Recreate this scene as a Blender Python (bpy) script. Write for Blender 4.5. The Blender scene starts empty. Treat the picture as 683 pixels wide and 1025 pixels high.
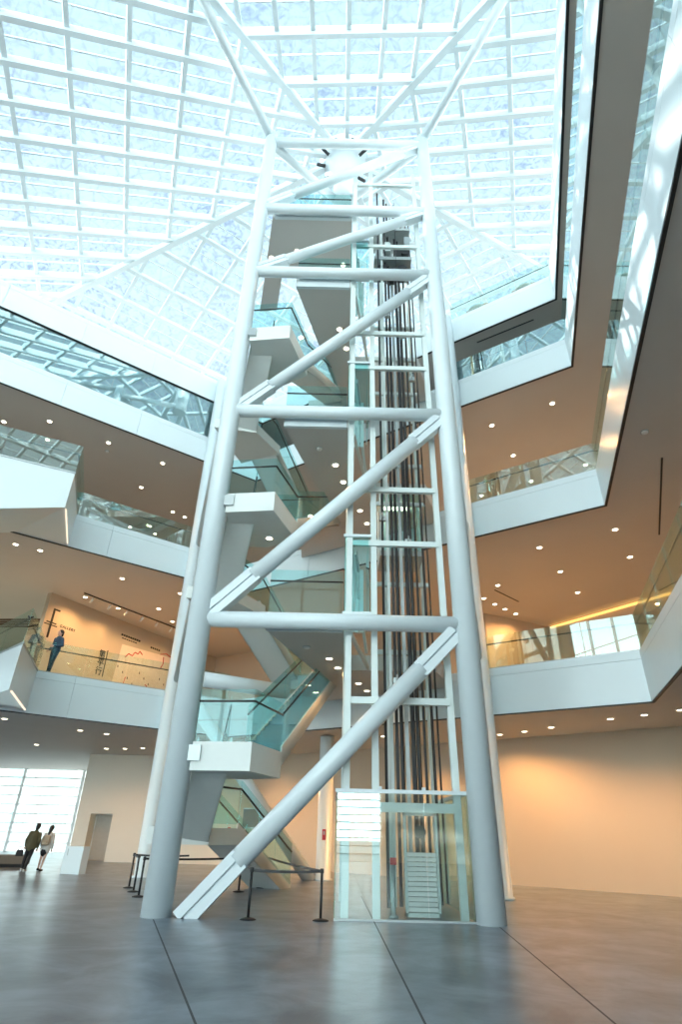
import bpy, bmesh, math, random
from mathutils import Vector, Matrix
random.seed(7)
V = Vector
SC = bpy.context.scene
COL = SC.collection

# ------------------------------------------------------------------ camera
def make_camera():
    cam = bpy.data.cameras.new('camera')
    o = bpy.data.objects.new('camera', cam)
    COL.objects.link(o)
    th, ro = math.radians(29.50), math.radians(1.40)
    F = V((0, math.cos(th), math.sin(th)))
    U = V((0, -math.sin(th), math.cos(th)))
    R = V((1, 0, 0))
    Ri = math.cos(ro) * R + math.sin(ro) * U
    Ui = -math.sin(ro) * R + math.cos(ro) * U
    m = Matrix((Ri, Ui, -F)).transposed().to_4x4()
    m.translation = V((0, 0, 1.6))
    o.matrix_world = m
    cam.sensor_fit = 'VERTICAL'
    cam.sensor_height = 36
    cam.sensor_width = 24
    cam.lens = 568.0 / 1025.0 * 36.0
    cam.clip_end = 500
    SC.camera = o
make_camera()

# ------------------------------------------------------------------ light
SKY_STRENGTH = 1.0
SUN_STRENGTH = 6.0
LAMP_POWER = 215.0
EXPOSURE = 0.34
SC.view_settings.view_transform = 'Standard'
SC.view_settings.look = 'None'
SC.view_settings.gamma = 1.0
SC.view_settings.use_curve_mapping = False
SC.view_settings.exposure = EXPOSURE
SC.cycles.use_denoising = True
SC.cycles.transparent_max_bounces = 32
SC.cycles.max_bounces = 10
SC.cycles.diffuse_bounces = 6
SC.cycles.sample_clamp_indirect = 6.0
SC.cycles.caustics_reflective = False
SC.cycles.caustics_refractive = False

w = bpy.data.worlds.new('sky'); SC.world = w
w.use_nodes = True
nt = w.node_tree
nt.nodes.clear()
wo = nt.nodes.new('ShaderNodeOutputWorld')
bg = nt.nodes.new('ShaderNodeBackground')
tc = nt.nodes.new('ShaderNodeTexCoord')
sx = nt.nodes.new('ShaderNodeSeparateXYZ')
rp = nt.nodes.new('ShaderNodeValToRGB')
nt.links.new(tc.outputs['Generated'], sx.inputs[0])
nt.links.new(sx.outputs['Z'], rp.inputs[0])
rp.color_ramp.elements[0].color = (0.84, 0.97, 1.0, 1)
rp.color_ramp.elements[1].color = (0.62, 0.86, 1.0, 1)
rp.color_ramp.elements[0].position = 0.25
nt.links.new(rp.outputs[0], bg.inputs['Color'])
mrs = nt.nodes.new('ShaderNodeMapRange')     # hazy sky, brightest towards the horizon
mrs.inputs[1].default_value = 0.0; mrs.inputs[2].default_value = 0.48
mrs.inputs[3].default_value = 9.0 * SKY_STRENGTH; mrs.inputs[4].default_value = SKY_STRENGTH
nt.links.new(sx.outputs['Z'], mrs.inputs[0]); nt.links.new(mrs.outputs[0], bg.inputs['Strength'])
bg.inputs['Strength'].default_value = SKY_STRENGTH
nt.links.new(bg.outputs[0], wo.inputs[0])

sd = bpy.data.lights.new('sun', 'SUN')
sd.energy = SUN_STRENGTH
sd.angle = math.radians(0.6)
sd.color = (1.0, 0.98, 0.92)
so = bpy.data.objects.new('sun', sd); COL.objects.link(so)
so.rotation_euler = V((-0.70, 0.53, 0.50)).to_track_quat('Z', 'Y').to_euler()

# ------------------------------------------------------------------ materials
def mat(name):
    m = bpy.data.materials.new(name); m.use_nodes = True
    m.node_tree.nodes.clear()
    o = m.node_tree.nodes.new('ShaderNodeOutputMaterial')
    return m, m.node_tree, o

def pbr(name, col, rough=0.5, metal=0.0, var=0.03, scale=6.0, spec=0.5, emit=None, es=0.0, bump=0.0):
    m, t, o = mat(name)
    b = t.nodes.new('ShaderNodeBsdfPrincipled')
    b.inputs['Roughness'].default_value = rough
    b.inputs['Metallic'].default_value = metal
    b.inputs['Specular IOR Level'].default_value = spec
    if emit:
        b.inputs['Emission Color'].default_value = (*emit, 1)
        b.inputs['Emission Strength'].default_value = es
    c = t.nodes.new('ShaderNodeTexCoord')
    n = t.nodes.new('ShaderNodeTexNoise'); n.inputs['Scale'].default_value = scale
    n.inputs['Detail'].default_value = 3
    r = t.nodes.new('ShaderNodeValToRGB')
    r.color_ramp.elements[0].position = 0.3; r.color_ramp.elements[1].position = 0.7
    r.color_ramp.elements[0].color = (*[max(0, x * (1 - var)) for x in col], 1)
    r.color_ramp.elements[1].color = (*[min(1, x * (1 + var)) for x in col], 1)
    t.links.new(c.outputs['Object'], n.inputs['Vector'])
    t.links.new(n.outputs['Fac'], r.inputs[0])
    t.links.new(r.outputs[0], b.inputs['Base Color'])
    if bump:
        bp = t.nodes.new('ShaderNodeBump'); bp.inputs['Strength'].default_value = bump
        t.links.new(n.outputs['Fac'], bp.inputs['Height'])
        t.links.new(bp.outputs[0], b.inputs['Normal'])
    t.links.new(b.outputs[0], o.inputs[0])
    return m

def glass(name, tint, base=0.05, rough=0.0, power=5.0):
    m, t, o = mat(name)
    tr = t.nodes.new('ShaderNodeBsdfTransparent'); tr.inputs[0].default_value = (*tint, 1)
    gl = t.nodes.new('ShaderNodeBsdfGlossy'); gl.inputs['Roughness'].default_value = rough
    gl.inputs['Color'].default_value = (0.86, 0.97, 0.97, 1)
    lw = t.nodes.new('ShaderNodeLayerWeight'); lw.inputs['Blend'].default_value = 0.5
    p = t.nodes.new('ShaderNodeMath'); p.operation = 'POWER'; p.inputs[1].default_value = power
    a = t.nodes.new('ShaderNodeMath'); a.operation = 'MULTIPLY_ADD'
    a.inputs[1].default_value = 1 - base; a.inputs[2].default_value = base
    mx = t.nodes.new('ShaderNodeMixShader')
    t.links.new(lw.outputs['Facing'], p.inputs[0]); t.links.new(p.outputs[0], a.inputs[0])
    t.links.new(a.outputs[0], mx.inputs[0]); t.links.new(tr.outputs[0], mx.inputs[1]); t.links.new(gl.outputs[0], mx.inputs[2])
    t.links.new(mx.outputs[0], o.inputs[0])
    return m

def roof_glass():
    # clear panes printed with a soft blue leaf-like pattern
    m, t, o = mat('printed_roof_glass')
    c = t.nodes.new('ShaderNodeTexCoord')
    n1 = t.nodes.new('ShaderNodeTexNoise'); n1.inputs['Scale'].default_value = 1.9; n1.inputs['Detail'].default_value = 4
    n1.inputs['Distortion'].default_value = 1.6
    vo = t.nodes.new('ShaderNodeTexVoronoi'); vo.feature = 'DISTANCE_TO_EDGE'; vo.inputs['Scale'].default_value = 1.15
    n2 = t.nodes.new('ShaderNodeTexNoise'); n2.inputs['Scale'].default_value = 0.16
    for n in (n1, vo, n2):
        t.links.new(c.outputs['Object'], n.inputs['Vector'])
    lt = t.nodes.new('ShaderNodeMapRange'); lt.inputs[1].default_value = 0.0; lt.inputs[2].default_value = 0.10
    lt.inputs[3].default_value = 0.22; lt.inputs[4].default_value = 0.0
    t.links.new(vo.outputs['Distance'], lt.inputs[0])
    r1 = t.nodes.new('ShaderNodeMapRange'); r1.inputs[1].default_value = 0.46; r1.inputs[2].default_value = 0.72
    t.links.new(n1.outputs['Fac'], r1.inputs[0])
    r2 = t.nodes.new('ShaderNodeMapRange'); r2.inputs[1].default_value = 0.35; r2.inputs[2].default_value = 0.65
    r2.inputs[3].default_value = 0.25; r2.inputs[4].default_value = 1.0
    t.links.new(n2.outputs['Fac'], r2.inputs[0])
    mu = t.nodes.new('ShaderNodeMath'); mu.operation = 'MULTIPLY'
    t.links.new(r1.outputs[0], mu.inputs[0]); t.links.new(r2.outputs[0], mu.inputs[1])
    ad = t.nodes.new('ShaderNodeMath'); ad.operation = 'ADD'; ad.use_clamp = True
    t.links.new(mu.outputs[0], ad.inputs[0]); t.links.new(lt.outputs[0], ad.inputs[1])
    mc = t.nodes.new('ShaderNodeMix'); mc.data_type = 'RGBA'
    mc.inputs['A'].default_value = (0.96, 0.99, 0.99, 1)
    mc.inputs['B'].default_value = (0.73, 0.76, 0.85, 1)
    t.links.new(ad.outputs[0], mc.inputs['Factor'])
    tr = t.nodes.new('ShaderNodeBsdfTransparent')
    t.links.new(mc.outputs['Result'], tr.inputs[0])
    t.links.new(tr.outputs[0], o.inputs[0])
    return m

def concrete():
    m, t, o = mat('polished_concrete')
    b = t.nodes.new('ShaderNodeBsdfPrincipled')
    c = t.nodes.new('ShaderNodeTexCoord')
    n = t.nodes.new('ShaderNodeTexNoise'); n.inputs['Scale'].default_value = 0.8; n.inputs['Detail'].default_value = 8; n.inputs['Distortion'].default_value = 0.6; n.inputs['Roughness'].default_value = 0.65
    n2 = t.nodes.new('ShaderNodeTexNoise'); n2.inputs['Scale'].default_value = 2.6; n2.inputs['Detail'].default_value = 6
    r = t.nodes.new('ShaderNodeValToRGB')
    r.color_ramp.elements[0].position = 0.38; r.color_ramp.elements[1].position = 0.62
    r.color_ramp.elements[0].color = (0.10, 0.125, 0.155, 1)
    r.color_ramp.elements[1].color = (0.225, 0.265, 0.315, 1)
    mx = t.nodes.new('ShaderNodeMix'); mx.data_type = 'RGBA'; mx.blend_type = 'MULTIPLY'
    r2 = t.nodes.new('ShaderNodeValToRGB')
    r2.color_ramp.elements[0].position = 0.35; r2.color_ramp.elements[1].position = 0.6
    r2.color_ramp.elements[0].color = (0.80, 0.80, 0.80, 1); r2.color_ramp.elements[1].color = (1, 1, 1, 1)
    mx.inputs['Factor'].default_value = 0.9
    for k in (n, n2): t.links.new(c.outputs['Object'], k.inputs['Vector'])
    t.links.new(n.outputs['Fac'], r.inputs[0]); t.links.new(n2.outputs['Fac'], r2.inputs[0])
    t.links.new(r.outputs[0], mx.inputs['A']); t.links.new(r2.outputs[0], mx.inputs['B'])
    t.links.new(mx.outputs['Result'], b.inputs['Base Color'])
    b.inputs['Roughness'].default_value = 0.29
    b.inputs['Specular IOR Level'].default_value = 0.55
    t.links.new(b.outputs[0], o.inputs[0])
    return m

def emit(name, col, s):
    m, t, o = mat(name)
    e = t.nodes.new('ShaderNodeEmission'); e.inputs[0].default_value = (*col, 1); e.inputs[1].default_value = s
    t.links.new(e.outputs[0], o.inputs[0])
    return m

M = {
 'steel': pbr('white_painted_steel', (0.70, 0.77, 0.79), 0.33, var=0.01, scale=2),
 'fascia': pbr('white_fascia_panel', (0.70, 0.77, 0.79), 0.28, var=0.012, scale=0.7),
 'soffit': pbr('ceiling_plaster', (0.62, 0.59, 0.56), 0.75, var=0.015, scale=0.6),
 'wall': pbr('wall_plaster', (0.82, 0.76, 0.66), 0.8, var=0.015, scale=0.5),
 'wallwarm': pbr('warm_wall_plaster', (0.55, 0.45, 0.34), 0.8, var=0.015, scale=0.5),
 'dark': pbr('black_reveal', (0.02, 0.022, 0.025), 0.5),
 'black': pbr('black_rubber', (0.012, 0.012, 0.014), 0.45),
 'rail': pbr('dark_bronze_rail', (0.05, 0.055, 0.05), 0.35, metal=0.4),
 'greymetal': pbr('grey_galvanised_metal', (0.42, 0.46, 0.46), 0.4, metal=0.5),
 'shaftwhite': pbr('shaft_white_paint', (0.68, 0.75, 0.73), 0.4, var=0.01),
 'brass': pbr('oiled_guide_rail', (0.36, 0.25, 0.12), 0.4, metal=0.5),
 'tread': pbr('blue_grey_stair_tread', (0.20, 0.30, 0.33), 0.5),
 'stairwhite': pbr('stair_white_plaster', (0.74, 0.77, 0.74), 0.5, var=0.01),
 'oak': pbr('gallery_oak_floor', (0.46, 0.43, 0.39), 0.5, var=0.05, scale=3),
 'concrete': concrete(),
 'joint': pbr('floor_joint_filler', (0.05, 0.055, 0.06), 0.6),
 'glass': glass('clear_balustrade_glass', (0.88, 0.97, 0.95), 0.05),
 'glassgreen': glass('green_tinted_glass', (0.76, 0.93, 0.93), 0.022),
 'glassrefl': glass('reflective_balustrade_glass', (0.86, 0.96, 0.94), 0.13),
 'glassmirror': glass('reflective_gallery_glass', (0.62, 0.86, 0.90), 0.32, power=3.0),
 'glasscoat': glass('coated_enclosure_glass', (0.94, 0.985, 0.975), 0.12),
 'glasswin': glass('window_glass', (0.95, 0.98, 0.98), 0.04),
 'roofglass': roof_glass(),
 'lens': emit('lamp_lens', (1.0, 0.86, 0.62), 9.0),
 'cove': emit('cove_light', (1.0, 0.50, 0.13), 1.8),
 'strip': emit('led_strip', (1.0, 0.80, 0.60), 1.1),
 'lamptrim': pbr('lamp_trim_white', (0.8, 0.8, 0.78), 0.5),
 'doorpaint': pbr('door_paint', (0.50, 0.46, 0.40), 0.5),
 'red': pbr('red_paint', (0.62, 0.03, 0.03), 0.4),
 'ink': pbr('black_ink', (0.015, 0.012, 0.01), 0.6),
 'redink': pbr('red_ink', (0.60, 0.05, 0.04), 0.6),
 'pinkpaper': pbr('pale_pink_print', (0.82, 0.66, 0.55), 0.7),
 'tan': pbr('tan_woven_rattan', (0.40, 0.29, 0.18), 0.6, var=0.12, scale=25),
 'brown': pbr('brown_timber', (0.10, 0.055, 0.03), 0.6, var=0.1),
 'bench': pbr('dark_bench_fabric', (0.16, 0.13, 0.10), 0.7),
 'skin': pbr('skin', (0.52, 0.33, 0.25), 0.5),
 'hair': pbr('black_hair', (0.012, 0.01, 0.01), 0.5),
 'olive': pbr('olive_jacket', (0.075, 0.065, 0.03), 0.8),
 'blackcloth': pbr('black_cloth', (0.012, 0.012, 0.014), 0.8),
 'whitecloth': pbr('off_white_cloth', (0.52, 0.50, 0.47), 0.8),
 'beige': pbr('beige_canvas', (0.36, 0.30, 0.22), 0.8),
 'navy': pbr('navy_cloth', (0.02, 0.05, 0.09), 0.7),
 'denim': pbr('dark_denim', (0.025, 0.055, 0.085), 0.8),
 'shoe': pbr('white_shoe', (0.6, 0.6, 0.58), 0.6),
 'paving': pbr('pale_paving', (0.72, 0.73, 0.72), 0.8, var=0.08, scale=1.0),
}

# ------------------------------------------------------------------ mesh builder
class MB:
    def __init__(s): s.bm = bmesh.new()
    def quadbox(s, P):           # 8 points: bottom 4 (ccw), top 4
        v = [s.bm.verts.new(p) for p in P]
        for f in ((3, 2, 1, 0), (4, 5, 6, 7), (0, 1, 5, 4), (1, 2, 6, 5), (2, 3, 7, 6), (3, 0, 4, 7)):
            s.bm.faces.new([v[i] for i in f])
        return s
    def box(s, a, b):
        x0, y0, z0 = a; x1, y1, z1 = b
        return s.quadbox([(x0, y0, z0), (x1, y0, z0), (x1, y1, z0), (x0, y1, z0), (x0, y0, z1), (x1, y0, z1), (x1, y1, z1), (x0, y1, z1)])
    def prism(s, poly, z0, z1):  # plan polygon extruded; z may be a function
        f0 = z0 if callable(z0) else (lambda x, y: z0)
        f1 = z1 if callable(z1) else (lambda x, y: z1)
        ar = sum(poly[i][0] * poly[(i + 1) % len(poly)][1] - poly[(i + 1) % len(poly)][0] * poly[i][1] for i in range(len(poly)))
        if ar < 0: poly = poly[::-1]
        b = [s.bm.verts.new((x, y, f0(x, y))) for x, y in poly]
        t = [s.bm.verts.new((x, y, f1(x, y))) for x, y in poly]
        s.bm.faces.new(b[::-1]); s.bm.faces.new(t)
        n = len(poly)
        for i in range(n):
            s.bm.faces.new([b[i], b[(i + 1) % n], t[(i + 1) % n], t[i]])
        return s
    def bar(s, p, q, wd, ht, up=(0, 0, 1)):   # rectangular bar; ht measured along up
        p, q = V(p), V(q); d = (q - p).normalized(); u = V(up)
        sd = d.cross(u)
        if sd.length < 1e-4: sd = d.cross(V((0, 1, 0)))
        sd.normalize(); u = sd.cross(d).normalized()
        a, h = sd * wd / 2, u * ht / 2
        return s.quadbox([p - a - h, p + a - h, q + a - h, q - a - h, p - a + h, p + a + h, q + a + h, q - a + h])
    def tube(s, p, q, r, r2=None, n=20, cap=True):
        p, q = V(p), V(q); r2 = r if r2 is None else r2
        d = (q - p).normalized()
        a = d.orthogonal().normalized(); b = d.cross(a)
        A, B = [], []
        for i in range(n):
            c, k = math.cos(2 * math.pi * i / n), math.sin(2 * math.pi * i / n)
            A.append(s.bm.verts.new(p + (a * c + b * k) * r)); B.append(s.bm.verts.new(q + (a * c + b * k) * r2))
        for i in range(n):
            f = s.bm.faces.new([A[i], A[(i + 1) % n], B[(i + 1) % n], B[i]]); f.smooth = True
        if cap:
            s.bm.faces.new(A[::-1]); s.bm.faces.new(B)
        return s
    def path(s, pts, r, n=10):
        for i in range(len(pts) - 1): s.tube(pts[i], pts[i + 1], r, n=n)
        for p in pts[1:-1]: s.ball(p, r, 8)
        return s
    def ball(s, c, r, n=12, sc=(1, 1, 1)):
        g = bmesh.ops.create_uvsphere(s.bm, u_segments=n, v_segments=max(6, n // 2 + 2), radius=r,
                                      matrix=Matrix.Translation(V(c)) @ Matrix.Diagonal((*sc, 1)))
        for v in g['verts']:
            for f in v.link_faces: f.smooth = True
        return s
    def lathe(s, c, prof, n=24):
        rings = []
        for r, z in prof:
            rings.append([s.bm.verts.new((c[0] + r * math.cos(2 * math.pi * i / n), c[1] + r * math.sin(2 * math.pi * i / n), c[2] + z)) for i in range(n)])
        for a, b in zip(rings, rings[1:]):
            for i in range(n):
                f = s.bm.faces.new([a[i], a[(i + 1) % n], b[(i + 1) % n], b[i]]); f.smooth = True
        s.bm.faces.new(rings[0][::-1]); s.bm.faces.new(rings[-1])
        return s
    def build(s, name, m, parent=None, bevel=0.0):
        me = bpy.data.meshes.new(name)
        s.bm.normal_update()
        o = bpy.data.objects.new(name, me); COL.objects.link(o)
        if parent is not None:
            o.parent = parent
            off = world_loc(parent)
            for v in s.bm.verts: v.co -= off
        s.bm.to_mesh(me); s.bm.free()
        me.materials.append(M[m] if isinstance(m, str) else m)
        if bevel:
            b = o.modifiers.new('edge', 'BEVEL'); b.width = bevel; b.segments = 2; b.limit_method = 'ANGLE'
        return o

def world_loc(o):
    l = V((0, 0, 0))
    while o is not None:
        l = l + V(o.location); o = o.parent
    return l

def tag(o, label=None, cat=None, group=None, kind=None):
    if label: o['label'] = label
    if cat: o['category'] = cat
    if group: o['group'] = group
    if kind: o['kind'] = kind
    return o

def thing(name, label, cat, loc=(0, 0, 0), group=None):
    o = bpy.data.objects.new(name, None); COL.objects.link(o)
    o.location = loc; o.empty_display_size = 0.2
    return tag(o, label, cat, group)

def struct(name, mb, m, parent=None, bevel=0.0, label=None):
    o = mb.build(name, m, parent, bevel)
    if parent is None: o['kind'] = 'structure'
    if label: o['label'] = label
    return o

def copy_tree(o, parent=None):
    c = o.copy(); COL.objects.link(c)
    if parent is not None: c.parent = parent
    for ch in list(o.children): copy_tree(ch, c)
    return c

# ------------------------------------------------------------------ layout numbers (metres)
EL = [(-40.0, 1.6), (-7.5, 25.3), (-4.85, 27.2)]            # atrium edge on the left
ER = [(-4.85, 27.2), (5.4, 20.4), (9.6, 17.6), (3.45, -2.3), (3.45, -14.0)]
LEFT_SLAB = EL + [(-4.85, 46), (-40, 46)]
RIGHT_SLAB = ER + [(22, -14), (22, 46), (-4.85, 46)]
LEV = [(2, 5.25, 6.8), (3, 12.1, 13.65), (4, 18.85, 20.4), (5, 22.95, 24.5)]
ED = V((0.268, 0.963, 0))                                   # plan direction of the skewed stair flights

# ------------------------------------------------------------------ floor, ground
fl = MB(); fl.box((-40, -14, -0.2), (22, 46, 0)); struct('floor', fl, 'concrete')
g = MB(); g.box((-150, -160, -0.6), (150, 190, -0.25)); struct('ground', g, 'paving')
j = MB()
for a, b in (((0.87, 20, 0), (1.06, -13, 0)), ((3.75, 17.8, 0), (1.3, -11, 0)), ((-3.6, 14.1, 0), (1.5, -1.2, 0)),
             ((-12, 24.2, 0), (-14, -2, 0))):
    j.bar(a, b, 0.025, 0.003)
struct('trim_1', j, 'joint')

# ------------------------------------------------------------------ slabs, ceilings and fascias
tn = [2]
def trim(mb, m, bevel=0.0):
    o = struct('trim_%d' % tn[0], mb, m, None, bevel); tn[0] += 1
    return o

def fascia_run(pts, z0, z1, joints=()):
    """painted panels standing on the slab edge, with a black shadow reveal along the lower edge"""
    for a, b in zip(pts, pts[1:]):
        a, b = V((*a, 0)), V((*b, 0)); d = (b - a).normalized(); nrm = V((d.y, -d.x, 0))
        L = (b - a).length
        mb = MB(); n = max(1, round(L / 3.6))
        for k in range(n):
            p = a + d * (L * k / n + (0.006 if k else 0)); q = a + d * (L * (k + 1) / n - (0.006 if k < n - 1 else 0))
            o1 = nrm * 0.0; o2 = nrm * 0.10
            mb.quadbox([p + o1 + V((0, 0, z0)), p + o2 + V((0, 0, z0)), q + o2 + V((0, 0, z0)), q + o1 + V((0, 0, z0)),
                        p + o1 + V((0, 0, z1 - 0.27)), p + o2 + V((0, 0, z1 - 0.27)), q + o2 + V((0, 0, z1 - 0.27)), q + o1 + V((0, 0, z1 - 0.27))])
            mb.quadbox([p + o1 + V((0, 0, z1 - 0.26)), p + o2 + V((0, 0, z1 - 0.26)), q + o2 + V((0, 0, z1 - 0.26)), q + o1 + V((0, 0, z1 - 0.26)),
                        p + o1 + V((0, 0, z1)), p + o2 + V((0, 0, z1)), q + o2 + V((0, 0, z1)), q + o1 + V((0, 0, z1))])
        trim(mb, 'fascia')
        rv = MB()
        zz = V((0, 0, z0 - 0.035)); h = V((0, 0, 0.035))
        rv.quadbox([a + zz, a + nrm * 0.085 + zz, b + nrm * 0.085 + zz, b + zz, a + zz + h, a + nrm * 0.085 + zz + h, b + nrm * 0.085 + zz + h, b + zz + h])
        trim(rv, 'dark')

P_L3 = [(-24.0, 12.4), (-12.84, 17.63), (-10.47, 18.75), (-11.75, 22.2)]     # projecting bay on the third level, left
P_L2 = [(-13.2, 21.15), (-10.34, 18.46), (-11.6, 22.3)]                      # pointed bay on the second level, left
for n, z0, z1 in LEV:
    m1 = MB(); m1.prism(LEFT_SLAB, z0, z1 - 0.05); struct('ceiling', m1, 'soffit')
    m2 = MB(); m2.prism(RIGHT_SLAB, z0, z1 - 0.05); struct('ceiling', m2, 'soffit')
    if n < 5:
        f1 = MB(); f1.prism(LEFT_SLAB, z1 - 0.05, z1 - 0.005); struct('floor', f1, 'oak')
        f2 = MB(); f2.prism(RIGHT_SLAB, z1 - 0.05, z1 - 0.005); struct('floor', f2, 'oak')
    fascia_run(EL, z0, z1)
    fascia_run(ER[:4], z0, z1)

# lobby slab that links the lifts and the stair heads to each gallery
LINK = [(-1.75, 22.0), (0.25, 21.6), (0.25, 18.9), (3.3, 18.9), (4.2, 21.0), (-1.85, 25.0)]
for n, z0, z1 in LEV[:3]:
    m1 = MB(); m1.prism(LINK, z1 - 0.5, z1); struct('ceiling', m1, 'soffit')

# projecting bays
def bay(poly, z0, z1, zdrop):
    mb = MB(); mb.prism(poly, zdrop, z1)
    return trim(mb, 'fascia')
bay(P_L2 + [(-12.4, 22.0)], 5.25, 6.8, lambda x, y: 5.32)
bay(P_L3 + [(-13.5, 21.0), (-24.0, 13.4)], 12.1, 13.65, lambda x, y: 12.12 - max(0, (-10.5 - x)) * 0.33 if y < 19 else 12.12)
for nm, a, b, lab in (('led_strip', (-10.33, 18.60, 5.30), (-11.45, 21.9, 5.30), 'thin glowing light strip under the pointed white bay of the second level'),
                      ('led_strip', (-10.46, 18.85, 12.08), (-11.6, 21.8, 12.08), 'thin glowing light strip under the end of the third level white bay')):
    mb = MB(); mb.bar(a, b, 0.05, 0.04); tag(mb.build(nm, 'strip'), lab, 'light strip')

# ------------------------------------------------------------------ walls
def wall_run(name, pts, z0, z1, m='wall', th=0.3, inward=1):
    mb = MB()
    for a, b in zip(pts, pts[1:]):
        a, b = V((*a, 0)), V((*b, 0)); d = (b - a).normalized(); nr = V((-d.y, d.x, 0)) * th * inward
        P = [a, b, b + nr, a + nr]
        if inward < 0: P = P[::-1]
        mb.quadbox([p + V((0, 0, z0)) for p in P] + [p + V((0, 0, z1)) for p in P])
    return struct(name, mb, m)

# ground level: left wall with doorway, right wall
XL0, XD0, XD1, YW = -14.1, -13.35, -12.15, 35.5
mb = MB()
mb.box((XL0, YW, 0), (XD0, YW + 1.0, 5.3)); mb.box((XD1, YW, 0), (-5.3, YW + 1.0, 5.3)); mb.box((XD0, YW, 2.25), (XD1, YW + 1.0, 5.3))
mb.box((XL0, YW + 1.0, 0), (XL0 + 0.3, 46, 5.3))
struct('wall_left', mb, 'wall')
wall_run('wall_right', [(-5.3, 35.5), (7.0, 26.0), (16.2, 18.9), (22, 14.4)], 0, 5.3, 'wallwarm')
mb = MB()
mb.box((-40, -14.3, 0), (-25, -14, 25)); mb.box((3.3, -14.3, 0), (22.3, -14, 25)); mb.box((-25, -14.3, 22.4), (3.3, -14, 25))
struct('wall_front', mb, 'wall')
mb = MB(); mb.box((22, -14, 0), (22.3, 46.3, 25)); struct('wall_east', mb, 'wall')
mb = MB(); mb.box((-40.3, -14.3, 5.25), (-40, 46.3, 25)); struct('wall_west', mb, 'wall')
mb = MB(); mb.box((-14.1, 46, 0), (22, 46.3, 25)); mb.box((-40, 46, 5.25), (-14.1, 46.3, 25)); struct('wall_back', mb, 'wall')
# upper gallery walls
GW = [(-14.83, 27.73), (-10.63, 35.76), (-8.5, 39.8)]
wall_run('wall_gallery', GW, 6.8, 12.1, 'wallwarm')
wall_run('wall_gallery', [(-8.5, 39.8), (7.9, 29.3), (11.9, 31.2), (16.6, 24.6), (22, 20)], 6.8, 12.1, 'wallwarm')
wall_run('wall_gallery', [(-40, 34), (-20, 44), (-8.5, 39.8), (8.5, 30.5), (15, 26), (22, 16)], 13.65, 18.85)
wall_run('wall_gallery', [(-40, 22), (-7, 44), (-2, 38), (12, 28.5), (14.5, 22), (10, 4), (10, -14)], 20.4, 22.95)
wall_run('wall_gallery', [(-40, 26), (-21, 40), (-14.83, 38.0)], 6.8, 12.1, 'wall')

# doors
def door(n, x0, x1, y, z1, label):
    fr = MB(); 
    fr.box((x0, y + 0.25, 0), (x0 + 0.05, y + 0.34, z1)); fr.box((x1 - 0.05, y + 0.25, 0), (x1, y + 0.34, z1)); fr.box((x0, y + 0.25, z1 - 0.05), (x1, y + 0.34, z1))
    o = struct('door_%d' % n, fr, 'lamptrim'); o['label'] = label
    lf = MB(); lf.box((x0 + 0.05, y + 0.28, 0.01), (x1 - 0.05, y + 0.32, z1 - 0.05)); lf.build('door_leaf', 'doorpaint', o)
    h = MB(); h.path([(x1 - 0.15, y + 0.28, 1.05), (x1 - 0.15, y + 0.22, 1.05), (x1 - 0.29, y + 0.22, 1.05)], 0.014); h.build('door_handle', 'greymetal', o)
door(1, XD0, XD1, YW + 0.6, 2.25, 'pale door set back in the white left wall')

# windows (left end, front) -------------------------------------------------
def window(n, x0, x1, y, z0, z1, nx, nz, label, fw=0.10):
    fr = MB()
    for i in range(nx + 1):
        x = x0 + (x1 - x0) * i / nx; fr.box((x - fw, y - 0.12, z0), (x + fw, y + 0.12, z1))
    for k in range(nz + 1):
        z = z0 + (z1 - z0) * k / nz; fr.box((x0, y - 0.07, max(z0, z - 0.035)), (x1, y + 0.07, min(z1, z + 0.035)))
    o = struct('window_%d' % n, fr, 'lamptrim'); o['label'] = label
    p = MB(); p.box((x0, y - 0.012, z0), (x1, y + 0.012, z1)); p.build('pane', 'glasswin', o)
window(1, -40, -14.1, 46.1, 0, 5.25, 6, 9, 'tall bright window wall at the left end of the hall', 0.10)
fr = MB()
for i in range(10): fr.box((-25.1, 10 + 4 * i - 0.08, 0), (-24.9, 10 + 4 * i + 0.08, 5.25))
for k in range(6): fr.box((-25.05, 10, max(0, 1.05 * k - 0.03)), (-24.95, 46, min(5.25, 1.05 * k + 0.03)))
ow = struct('window_2', fr, 'lamptrim', label='long side window wall of the hall, left of the picture')
p_ = MB(); p_.box((-25.01, 10, 0), (-24.99, 46, 5.25)); p_.build('pane', 'glasswin', ow)
window(3, -25, 3.3, -14.15, 0, 5.4, 9, 12, 'front entrance window wall behind the viewer')

window(4, -25, 3.3, -14.15, 5.4, 22.4, 9, 5, 'high front window behind the viewer, enlarged for fill light')  # unseen window, enlarged down the facade to brighten the lower tower

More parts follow.
